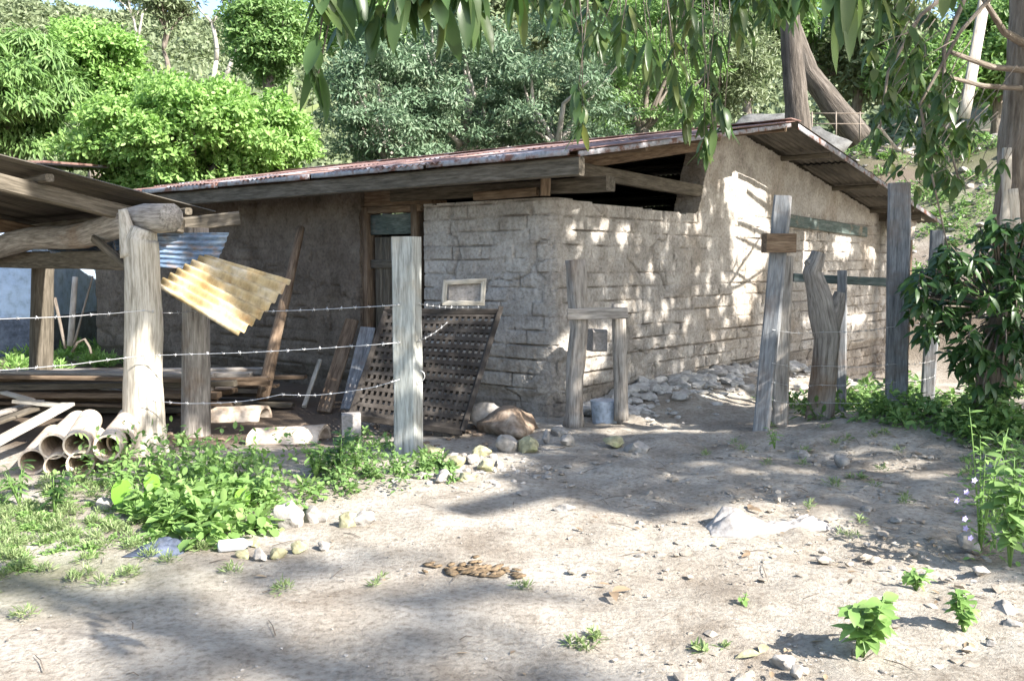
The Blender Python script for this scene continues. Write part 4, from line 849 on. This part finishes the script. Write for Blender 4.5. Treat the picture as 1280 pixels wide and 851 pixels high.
def low_plants(name, label, pts, h, n_each, L, W, m, droop=.2, cat='weeds', kind='stuff'):
    Ps = []; Ds = []; Ns = []
    for (x, y, hh) in pts:
        n = n_each; u = RNG.normal(size=(n, 2)); rad = (.35+.5*hh)*hh*1.3
        px_ = x+u[:, 0]*rad*.5; py_ = y+u[:, 1]*rad*.5; zz = terrain(px_, py_)+hh*h*RNG.random(n)**.75*np.exp(-(u**2).sum(1)*.18)
        Ps.append(np.stack([px_, py_, zz], -1)); d = unit(n)*.8; d[:, :2] += u*.5; d[:, 2] += .15-droop*.5; Ds.append(d); nn = unit(n)*.45; nn[:, 2] += 1; Ns.append(nn)
    P = np.concatenate(Ps); k = len(P); o = leaf_mesh(name, P, np.concatenate(Ds), np.concatenate(Ns), L*(.5+RNG.random(k)), W*(.6+.8*RNG.random(k)), m)
    tag(o, label, cat, kind=kind); return o
PL = []
def gpts(n, cx, cy, sx, sy, h0, h1, lim=None):
    out = []
    for i in range(n):
        g_ = ground(RNG.normal(cx, sx), RNG.normal(cy, sy)); out.append((g_.x, g_.y, RNG.uniform(h0, h1)))
    return out
low_plants('weeds', 'bright green leafy weeds growing round the shed posts', gpts(85, 235, 618, 60, 24, .06, .36)+gpts(18, 335, 625, 34, 14, .05, .22), 1.25, 42, .05, .028, M['leaf_weed'])
for i_, (px, py, hp, lb) in enumerate(((150, 640, 62, 'stalky weed at the left end of the bright weeds'), (275, 620, 78, 'tall stalky weed between the two shed posts'), (330, 640, 56, 'stalky weed in front of the porch by the tall pale boulder'), (215, 665, 50, 'low stalky weed above the dark blue bag'), (395, 600, 50, 'stalky weed at the right end of the bright weeds'))):
    g_ = ground(px, py); PL.append((lb, px, py, hp))
low_plants('weeds', 'darker green weeds below the bright patch', gpts(26, 250, 650, 34, 14, .08, .26), 1.1, 60, .075, .055, M['leaf_weed'])
low_plants('weeds', 'green creeping weeds left of the square fence post', gpts(34, 448, 590, 32, 16, .04, .26)+gpts(16, 540, 590, 18, 8, .05, .12), 1.2, 45, .045, .026, M['leaf_mid'])
low_plants('weeds', 'shaded leafy weeds growing round the right fence posts', gpts(50, 1130, 510, 70, 12, .1, .34)+gpts(20, 1240, 540, 40, 16, .12, .34), 1., 70, .075, .045, M['leaf_mid'])
low_plants('weeds', 'tall weeds with fine stems at the right edge', gpts(14, 1255, 650, 20, 40, .12, .4), 1.2, 60, .045, .022, M['leaf_weed'])
low_plants('grass', 'short ragged grass in the left foreground', [(-3.5+RNG.normal()*.8, 5.55+RNG.normal()*.65, .08) for i in range(420)], .5, 70, .035, .007, M['grass'], droop=-1.2, cat='grass')
low_plants('grass', 'short green clover mat in the left foreground', [(-3.4+RNG.normal()*.65, 5.5+RNG.normal()*.5, .08) for i in range(260)], .4, 60, .022, .016, M['leaf_weed'], cat='ground cover')
low_plants('grass', 'sparse low grass on the shaded mound at the right', [(RNG.normal(4.2, 1.3), RNG.normal(7.6, .9), .06) for i in range(120)], .8, 30, .04, .01, M['grass'], droop=-1.2, cat='grass')
low_plants('grass', 'green growth on the slope behind the house', [(lambda p: (p[0], p[1], random.uniform(.12, .5)))(slope_pt(random)) for i in range(420)], .8, 70, .1, .045, M['leaf_mid'], cat='grass')
low_plants('grass', 'sunlit grass seen through the opening left of the house', [(RNG.uniform(-11, -6), RNG.uniform(13, 24), .2) for i in range(200)], .8, 60, .13, .03, M['leaf_bright'], droop=-1, cat='grass')
for (px, py, lb) in ((655, 738, 'small dark grass tuft below the dung patch'), (475, 732, 'faint grass tuft in the soft shade left of the dung'), (740, 800, 'tiny bright sprout at the bottom middle of the track'), (885, 815, 'low green sprouts in the bottom right dirt'), (722, 812, 'small grey-green tuft beside the tiny bright sprout'), (1075, 600, 'green tuft on the sunlit edge of the mound'), (1060, 672, 'thin upright grass blades right of the cloth')):
    g_ = ground(px, py); low_plants('grass_tuft', lb, [(g_.x+RNG.normal()*.035, g_.y+RNG.normal()*.03, .03) for i in range(3)], .8, 22, .035, .006 if 'grass' in lb else .012, M['grass'], droop=-1.2, cat='grass tuft', kind=None)
def plant(label, px, py, h_px, w_px, nstem, nleaf, L, W, m, name='weed_plant', seed=0, lean=0., base=None, spread=1.):
    rn_ = random.Random(seed); g_ = base or ground(px, py); sc = g_.y/F; H = h_px*sc; Wd = w_px*sc/2; root = thing(name, label, 'plant', tuple(g_))
    st = MB(); lf = MB()
    for i in range(nstem):
        a = rn_.uniform(0, 6.28); r = rn_.uniform(.2, 1)*Wd*spread; tip = g_+Vector((math.cos(a)*r+lean*H, math.sin(a)*r*.8, H*rn_.uniform(.6, 1))); mid = g_.lerp(tip, .5)+Vector((0, 0, H*.12))
        P = [g_.lerp(mid, t).lerp(mid.lerp(tip, t), t) for t in (0, .25, .5, .75, 1)]; st.tube(P, [.006, .005, .004, .003, .002], 5)
        for k in range(nleaf):
            t = .25+.75*(k+rn_.random())/nleaf; p = g_.lerp(mid, t).lerp(mid.lerp(tip, t), t); b_ = rn_.uniform(0, 6.28); d = Vector((math.cos(b_), math.sin(b_), rn_.uniform(-.3, .5)))
            lf.leaf(p, d, (rn_.uniform(-.3, .3), rn_.uniform(-.6, 0), 1), L*rn_.uniform(.6, 1.2), W*rn_.uniform(.7, 1.1), droop=rn_.uniform(.1, .5))
    build('stems', st, M['leaf_weed'], root); build('leaves', lf, m, root); return root
plant('leafy bright plant casting a shadow on the bottom right dirt', 1078, 822, 90, 95, 9, 8, .1, .055, M['leaf_weed'], seed=3, lean=.15)
plant('smaller leafy plant near the right edge of the bottom dirt', 1205, 795, 62, 50, 9, 9, .05, .03, M['leaf_weed'], seed=5)
plant('small leafy plant above the bright bottom right plant', 1145, 738, 32, 40, 6, 5, .06, .03, M['leaf_weed'], seed=7)
plant('two-leaf seedling left of the bright bottom right plant', 928, 762, 22, 16, 2, 2, .045, .028, M['leaf_weed'], seed=9)
plant('tall stalky weed with narrow leaves rising at the right edge', 1225, 690, 190, 60, 6, 14, .07, .02, M['leaf_weed'], seed=11)
plant('leafy tall weed with broad leaves at the right edge', 1262, 715, 160, 80, 9, 10, .1, .06, M['leaf_mid'], seed=13)
plant('weed with broad dark leaves standing before the porch', 425, 598, 62, 70, 8, 8, .07, .04, M['leaf_dark'], seed=15)
for i_, (lb, px, py, hp) in enumerate(PL): plant(lb, px, py, hp, hp*.8, 7, 12, .055, .028, M['leaf_weed'], seed=60+i_)
plant('small pale seedling before the tall leaning post', 968, 562, 26, 22, 3, 6, .06, .02, M['leaf_weed'], seed=17)
plant('drooping dark-leaved weed in front of the pipes', 25, 635, 60, 50, 6, 9, .09, .02, M['leaf_mid'], seed=19)
plant('thin dark weed with hanging leaves left of the bright weeds', 68, 645, 66, 44, 5, 8, .08, .03, M['leaf_dark'], seed=21)
root = thing('broad_leaf_plant', 'plant with four large bright heart-shaped leaves among the weeds', 'plant', tuple(ground(175, 645)))
lf = MB(); st = MB(); g_ = ground(178, 645)
for (px, py, l, wv, dx) in ((160, 600, .17, .13, -.5), (185, 592, .14, .1, .5), (184, 612, .13, .09, .1), (300, 610, .12, .1, .4)):
    p = at(px, py, g_.y-.05); lf.leaf(p, (dx, -.3, -.9), (0, -.9, .4), l, wv, fold=.08, droop=.1, seg=8); st.tube([g_, g_.lerp(p, .6)+Vector((0, 0, .06)), p], .004, 5)
build('leaves', lf, leafm('leaf_vivid', [(.2, .42, .05), (.26, .5, .07), (.3, .52, .1)], .45), root); build('stems', st, M['leaf_weed'], root)
# purple flowers, dry leaves, twigs
mb = MB(); rn_ = random.Random(6)
for px, py in ((1208, 615), (1206, 648), (1207, 660), (1213, 672), (1196, 625), (1218, 600)):
    p = at(px, py, ground(1225, 690).y-.1)
    for k in range(5): a = k*1.256; mb.leaf(p, (math.cos(a), -.2, math.sin(a)), (0, -1, 0), .018, .014, seg=2)
tag(build('flowers', mb, M['petal'], smooth=False), 'small lilac flowers on the tall weeds at the right edge', 'flowers', kind='stuff')
n = 2600; xs = RNG.uniform(-2.8, 6, n); ys = RNG.uniform(3, 9, n); keep = RNG.random(n) < .05+.95*sst(.2, 2.5, xs)*sst(.35, .7, vnoise(xs*1.7, ys*1.7)); xs = xs[keep]; ys = ys[keep]; n = len(xs)
P = np.stack([xs, ys, terrain(xs, ys)+.012], -1); D = unit(n); D[:, 2] *= .15; N = unit(n)*.35; N[:, 2] += 1
tag(leaf_mesh('leaf_litter', P, D, N, .02+.05*RNG.random(n)**2, .01+.018*RNG.random(n), M['leaf_dry']), 'dry brown leaves littering the dirt on the right', 'leaf litter', kind='stuff')
mb = MB()
for i in range(150):
    x, y = rn_.uniform(-2.4, 5.5), rn_.uniform(3, 8.5); a = rn_.uniform(0, 3.14); L = rn_.uniform(.04, .2); p = Vector((x, y, gz(x, y)+.008)); q = Vector((x+math.cos(a)*L, y+math.sin(a)*L, 0)); q.z = gz(q.x, q.y)+.012
    m0 = p.lerp(q, .5)+Vector((0, .01, .006)); mb.tube([p, m0, q], [.003, .0025, .0015], 4)
tag(build('twigs', mb, M['bark']), 'small dark twigs strewn over the dirt track', 'twigs', kind='stuff')
for (px, py, L, m_, lb) in ((935, 640, .1, 'leaf_dry', 'curled orange leaf on the dirt left of the cloth'), (950, 828, .1, 'stone_moss', 'yellowing upright leaf at the bottom edge'), (765, 747, .12, 'leaf_dry', 'dry reddish leaf clump on the sunlit track'), (938, 700, .07, 'leaf_dry', 'brown curled leaf below the cloth')):
    g_ = ground(px, py)+Vector((0, 0, .02)); mb = MB()
    for k in range(2): mb.leaf(g_, (math.cos(k*2.4+px), math.sin(k*2.4+px)*.5, .2), (0, -.4, 1), L, L*.4, droop=.4)
    tag(build('fallen_leaf', mb, M[m_]), lb, 'leaf')
# glossy shrub at the right
sh = ground(1236, 510); sy = 8.6; shx = at(1238, 400, sy).x
root = thing('glossy_shrub', 'dark glossy-leaved shrub with a brown trunk at the right edge', 'shrub', (shx, sy, gz(shx, sy)))
mb = MB(); rough_post(mb, [(shx, sy, gz(shx, sy)-.1), at(1240, 440, sy), at(1262, 370, sy), at(1285, 320, sy)], [.13, .11, .09, .05], 4, n=12); build('trunk', mb, M['bark'], root)
lf = MB(); tw = MB(); rn_ = random.Random(12)
for i in range(175):
    a = rn_.uniform(0, 1); px = 1135+rn_.random()**.75*190; lo = 285+(1-(px-1135)/190)*10; py = rn_.uniform(max(275, 345-(px-1135)*.7), 395+min(95, (px-1135)*1.0)); Y = sy+rn_.uniform(-.7, .5)
    p = at(px, py, Y); o_ = at(1255, 390, sy); tw.tube([o_.lerp(p, .55)+Vector((0, 0, .04)), p+Vector((0, 0, .05)), p], [.01, .006, .004], 4)
    for k in range(12):
        b_ = rn_.uniform(0, 6.28); d = Vector((math.cos(b_), math.sin(b_), rn_.uniform(-1.4, .2))); lf.leaf(p+Vector((rn_.gauss(0, .03), rn_.gauss(0, .03), rn_.gauss(0, .03))), d, (rn_.uniform(-.5, .5), -.5, 1), rn_.uniform(.1, .19), rn_.uniform(.04, .06), droop=.25, seg=3)
build('leaves', lf, M['leaf_dark'], root); build('twigs', tw, M['bark'], root)
# ------------------------------------------------------------------ mango tree overhead: its trunk stands right of the frame, its boughs hang into it
mx, my = 9.2, 5.0
mt = thing('mango_tree', 'mango tree whose long drooping leaves hang in from above the frame', 'tree', (mx, my, gz(mx, my)))
mb = MB(); top = Vector((mx-.4, my-.3, 4.2)); rough_post(mb, [(mx, my, -.3), (mx-.1, my, 2), top], [.5, .38, .33], 3, n=18); mtk = build('trunk', mb, M['bark'], mt)
lf = MB(); tw = MB(); rn_ = random.Random(21); lf_pts = []
def cluster(px, py, Y, L, n, spread=.5, up=.5, W=.25):
    p = at(px, py, Y)
    if rn_.random() < .75: lf_pts.append(p-Vector((0, 0, L*.5)))
    q = at(px+rn_.uniform(-30, 30), -70, Y+.1) if px < 1080 or Y < 3 else p+Vector((rn_.uniform(.05, .25), rn_.uniform(-.1, .1), rn_.uniform(.1, .35)))
    q.z = max(q.z, p.z+.05)
    tw.tube([p, p.lerp(q, .5)+Vector((rn_.uniform(-.04, .04), 0, 0)), q], [.002, .0025, .004], 5)
    for k in range(n):
        a = rn_.uniform(0, 6.28); d = Vector((math.cos(a)*spread, math.sin(a)*spread, -1+rn_.uniform(0, up)))
        lf.leaf(p+Vector((0, 0, rn_.uniform(-.03, .08))), d, (math.cos(a), math.sin(a)-.4, .5), L*rn_.uniform(.45, 1.15), L*W*rn_.uniform(.7, 1.2), fold=rn_.uniform(.1, .5), droop=rn_.uniform(-.15, .45), seg=6)
for c in ((404, 10, 2.6, .17, 7), (398, 60, 2.6, .17, 5), (398, 92, 2.6, .13, 4), (470, 5, 2.7, .15, 8), (478, 22, 2.7, .13, 5), (440, -10, 2.7, .15, 6), (545, -20, 2.6, .2, 10), (580, -10, 2.7, .19, 10), (520, -15, 2.6, .16, 8), (600, 0, 2.8, .14, 6), (645, -20, 3, .15, 7), (425, 25, 2.7, .12, 4), (500, -10, 2.6, .16, 6)):
    cluster(*c, spread=.35, W=.27)
for c in ((866, 120, 5.2), (880, 150, 5.1), (893, 170, 5.0), (880, 185, 5.1), (860, 150, 5.3), (898, 130, 5.2), (845, 110, 5.4), (905, 150, 5.1), (722, 120, 4.6), (728, 150, 4.6)): cluster(*c, .15, 8, spread=.5, W=.24)
for i in range(84):
    px = rn_.uniform(655, 1010); mxh = 8+140*math.exp(-((px-855)/60)**2)+50*math.exp(-((px-740)/60)**2)
    cluster(px, rn_.uniform(-30, mxh), rn_.uniform(4.4, 6.2), .16, 8, spread=.55, W=.22)
for c in ((1062, -20, 2.2, .17, 9), (1040, -30, 2.2, .15, 6), (1090, -30, 2.3, .15, 6), (1185, -30, 2.3, .13, 5), (950, -30, 2.4, .12, 5), (1010, -35, 2.3, .13, 5)): cluster(*c, spread=.45, W=.26)
for i in range(85):
    t = rn_.random(); px = 1085+100*t*rn_.random()+rn_.gauss(18, 22)+40*t; py = -30+t*t*.0+t*260+rn_.gauss(0, 10)
    if py > 215: px = 1150+rn_.gauss(25, 14)
    cluster(px, py, rn_.uniform(6, 7.4), .15, 8 if py < 200 else 4, spread=.6, W=.3)
for pts in ([(1290, -60), (1200, 40), (1150, 130), (1165, 220), (1185, 310)], [(1250, -60), (1150, 20), (1110, 90), (1100, 160)], [(1230, -60), (1180, 60), (1180, 160), (1200, 230)]):
    q = [at(a, b_, 6.7) for a, b_ in pts]; rough_post(tw, q, [.02, .014, .01, .007, .004][:len(q)], pts[0][0], n=6)
build('hanging_leaves', lf, M['leaf_mango'], mt); build('twigs', tw, M['bark'], mt).parent = mtk
mb = MB()
for pts, r0 in (([(mx-.4, my-.3, 4.1), (6, 4.6, 5), (3.5, 4.4, 4.2), (1.2, 4.6, 3.7), (-.3, 3.4, 3.2)], .16), ([(mx-.4, my-.3, 4.1), (6.5, 5.6, 4.6), (4, 5.8, 4.1), (2.9, 5.2, 4.1)], .1), ([(mx-.4, my-.3, 4.1), (7, 4, 6), (5, 2, 7), (2, 1, 6.8)], .18), ([(mx-.4, my-.3, 4.1), (9, 3, 6.5), (8, 0, 7.5)], .18), ([(mx-.4, my-.3, 4.1), (10, 6.5, 6.5), (10.5, 8, 7.2)], .18)):
    rough_post(mb, pts, [r0*(1-.19*i) for i in range(len(pts))], r0*9, n=8)
build('boughs', mb, M['bark'], mt).parent = mtk
# canopy of the mango tree and of a taller tree behind it: leaves spread so that their shade falls as in the photo
def inpoly(px, py, poly):
    c = False; j = len(poly)-1
    for i in range(len(poly)):
        if (poly[i][1] > py) != (poly[j][1] > py) and px < (poly[j][0]-poly[i][0])*(py-poly[i][1])/(poly[j][1]-poly[i][1])+poly[i][0]: c = not c
        j = i
    return c
def holes(px, py, H):
    for (hx, hy, rx, ry) in H:
        k = ((px-hx)/rx)**2+((py-hy)/ry)**2
        if k < 1: return True
    return False
_hr = random.Random(5)
WALLH = [(_hr.uniform(698, 905), _hr.uniform(262, 430), _hr.uniform(3, 7), _hr.uniform(5, 12)) for _ in range(34)]+[(928, 238, 30, 42), (934, 300, 26, 60), (926, 360, 16, 46), (748, 290, 9, 14), (776, 300, 8, 18), (716, 262, 8, 10), (810, 342, 8, 14), (712, 290, 8, 12), (712, 450, 46, 34), (668, 470, 16, 40), (650, 500, 26, 26), (690, 405, 12, 8), (715, 360, 8, 5), (780, 380, 12, 10), (748, 425, 12, 16), (1000, 322, 13, 30), (1010, 405, 20, 6), (865, 365, 5, 8), (900, 385, 6, 12), (1060, 400, 20, 12), (985, 215, 8, 14), (740, 440, 10, 10), (880, 330, 6, 6), (1050, 310, 14, 20), (1090, 310, 10, 24), (640, 440, 14, 8)]
Z1 = [(612, 600), (690, 570), (720, 545), (960, 540), (1180, 515), (1330, 500), (1330, 745), (1280, 735), (1215, 705), (1150, 682), (1090, 662), (1045, 640), (1000, 628), (930, 622), (880, 640), (800, 650), (740, 640), (690, 615)]
GH = [(870, 582, 24, 2), (925, 592, 30, 2.5), (1080, 572, 34, 3), (1120, 585, 44, 3.5), (1155, 598, 40, 3), (760, 612, 10, 2), (840, 624, 14, 2), (1000, 594, 18, 2)]
PH = [(330, 365, 10, 24), (305, 345, 14, 10), (275, 380, 22, 9), (280, 345, 8, 12), (205, 272, 10, 8), (165, 440, 14, 30), (310, 400, 12, 8), (505, 375, 12, 9), (498, 362, 8, 10)]
Z2 = [(170, 712), (300, 695), (470, 685), (560, 700), (620, 722), (700, 745), (760, 790), (770, 880), (140, 880), (150, 790)]
rn_ = random.Random(77); SUNV = SUN
def wallpt(px, py):
    d = at(px, py, 1)-Vector((0, 0, EYE)); o_ = Vector((0, 0, EYE)); nrm = -U; c = W3(.74, OV, 0); k = (c-o_).dot(nrm)/d.dot(nrm); return o_+d*k
lp = [[], []]
def shade(p, which, hlo, hhi, n=1):
    nn = noise.noise(Vector((p.x*.5, p.y*.5, p.z*.5+which*9))); h = hlo+(hhi-hlo)*min(1, max(0, .5+.6*nn+rn_.uniform(-.3, .3)))
    q = p+SUNV*((h-p.z)/SUNV.z); pr = proj(q)
    hp = q-SUNV*((q.y-Yp)/SUNV.y); a_ = proj(hp)
    if a_ and 484 < a_[0] < 536 and 425 < a_[1] < 580 and q.y < Yp: return
    k_ = (q-W3(.74, OV, 0)).dot(-U)/SUNV.dot(-U); hw = q-SUNV*k_; tw_ = (hw-W3(.74, OV, 0)).dot(G)
    if k_ > 0 and 0 < tw_ < GW and -.2 < hw.z < 3.3:
        a_ = proj(hw)
        if holes(a_[0]+rn_.gauss(0, 2), a_[1]+rn_.gauss(0, 2), WALLH): return
    else:
        hg = q-SUNV*(q.z/SUNV.z); a_ = proj(hg) if hg.y > .5 else None
        if a_ and which == 0 and a_[1] > 535 and a_[0] > 380:
            if holes(a_[0]+rn_.gauss(0, 4), a_[1]+rn_.gauss(0, 1), GH) or (a_[1] > 600 and not inpoly(a_[0]+rn_.gauss(0, 5), a_[1]+rn_.gauss(0, 3), Z1)): return
    if pr and -80 < pr[0] < 1360 and pr[1] > -50 and q.y > .2: return
    lp[which].append(q)
for i in range(30000):
    p = corner(rn_.uniform(-.3, GW+.2), 0, rn_.uniform(-.4, 3.4)); px, py = proj(p)
    if px > 1000 and rn_.random() < .08+.5*noise.noise(p*2.2): continue
    shade(p, 0, 5.4, 8.2)
for i in range(42000):
    x, y = rn_.uniform(-.3, 8.5), rn_.uniform(4, 12.5); z = gz(x, y); pr = proj((x, y, z))
    if pr is None or not inpoly(pr[0]+rn_.gauss(0, 5), pr[1]+rn_.gauss(0, 2.5), Z1): continue
    if holes(pr[0]+rn_.gauss(0, 5), pr[1], GH): continue
    shade(Vector((x, y, z)), 0, 5.6, 8.6)
for (x0, x1, y0, y1, Y, nn) in ((940, 1180, 230, 520, 9.2, 5000), (1130, 1320, 250, 540, 8.6, 4200), (492, 528, 296, 330, Yp, 150), (494, 528, 360, 430, Yp, 330), (0, 215, 195, 440, 8.0, 3200), (215, 370, 255, 520, 8.8, 1900)):
    for i in range(nn):
        px, py = rn_.uniform(x0, x1), rn_.uniform(y0, y1)
        if holes(px+rn_.gauss(0, 3), py+rn_.gauss(0, 3), PH): continue
        shade(at(px, py, Y), 0, 5.4, 8.4)
def frontpt(px, py):
    d = at(px, py, 1)-Vector((0, 0, EYE)); o_ = Vector((0, 0, EYE)); c = W3(.74, OV, 0); return o_+d*((c-o_).dot(G)/d.dot(G))
for i in range(7000):
    px, py = rn_.uniform(100, 700), rn_.uniform(240, 520)
    if holes(px+rn_.gauss(0, 3), py+rn_.gauss(0, 3), WALLH): continue
    shade(frontpt(px, py), 0, 5.2, 8.4)
PZ = [(0, 440), (450, 430), (620, 500), (560, 548), (440, 530), (300, 540), (200, 525), (60, 495), (0, 480)]
for i in range(9000):
    x, y = rn_.uniform(-8, .4), rn_.uniform(7.5, 13); z = gz(x, y); pr = proj((x, y, z))
    if pr is None or not inpoly(pr[0]+rn_.gauss(0, 6), pr[1]+rn_.gauss(0, 3), PZ): continue
    shade(Vector((x, y, z)), 0, 5.6, 8.4)
import itertools
for q in lf_pts:
    for k in range(5): shade(q+Vector((rn_.gauss(0, .08), rn_.gauss(0, .08), rn_.gauss(0, .1))), 0, 4.9, 7.2)
for i in range(1700):
    x, y = rn_.uniform(-3.2, 1.2), rn_.uniform(2.6, 6.8); z = gz(x, y); pr = proj((x, y, z))
    if pr is None or not inpoly(pr[0]+rn_.gauss(0, 14), pr[1]+rn_.gauss(0, 8), Z2): continue
    if noise.noise(Vector((x*1.9, y*2.2, 3)))*1.8+.2 < rn_.uniform(-.3, .6): continue
    shade(Vector((x, y, z)), 1, 13.5, 16.5)
def canopy(pts, name, root, L, W, m_):
    P = np.array([tuple(p) for p in pts]); n = len(P); D = unit(n); D[:, 2] -= .5; N = unit(n)*.6+np.array(tuple(SUN))*.9; return leaf_mesh(name, P-D*L*.4, D, N, L*(.7+.6*RNG.random(n)), W*(.8+.4*RNG.random(n)), M[m_], root, root['_org'])
canopy(lp[0], 'crown', mt, .17, .06, 'leaf_mango')
bt = thing('tall_tree', 'tall shade tree standing behind the camera position to the right', 'tree', (16, -8, 0))
mb = MB(); rough_post(mb, [(16, -8, -.3), (16, -8, 8), (15, -7.5, 13.5)], [.6, .45, .25], 3, n=14)
for q in ((12, -6, 14.5), (17.5, -9.5, 15), (14.5, -10, 14.5)): rough_post(mb, [(15, -7.5, 12), Vector((15, -7.5, 12.5)).lerp(Vector(q), .6), q], [.2, .12, .05], 5, n=8)
build('trunk', mb, M['bark'], bt); canopy(lp[1], 'crown', bt, .26, .12, 'leaf_mid')
# far wooded hill: leafy cover as one mass
n = 170000; xs = RNG.uniform(-70, 45, n); ys = RNG.uniform(50, 112, n); kk = vnoise(xs*.12, ys*.12)+.5*vnoise(xs*.5, ys*.5); keep = kk > .38; xs, ys, kk = xs[keep], ys[keep], kk[keep]; n = len(xs)
P = np.stack([xs, ys, terrain(xs, ys)+(kk-.35)*3*RNG.random(n)**.5], -1); N = unit(n)*.6; N[:, 2] += .6; N[:, 1] -= .5
tag(leaf_mesh('hill_wood', P, unit(n), N, .35+.4*RNG.random(n), .2+.25*RNG.random(n), M['leaf_olive']), 'scrubby woodland covering the far hillside', 'woodland', kind='stuff')
for o in bpy.data.objects:
    if '_org' in o.keys(): del o['_org']
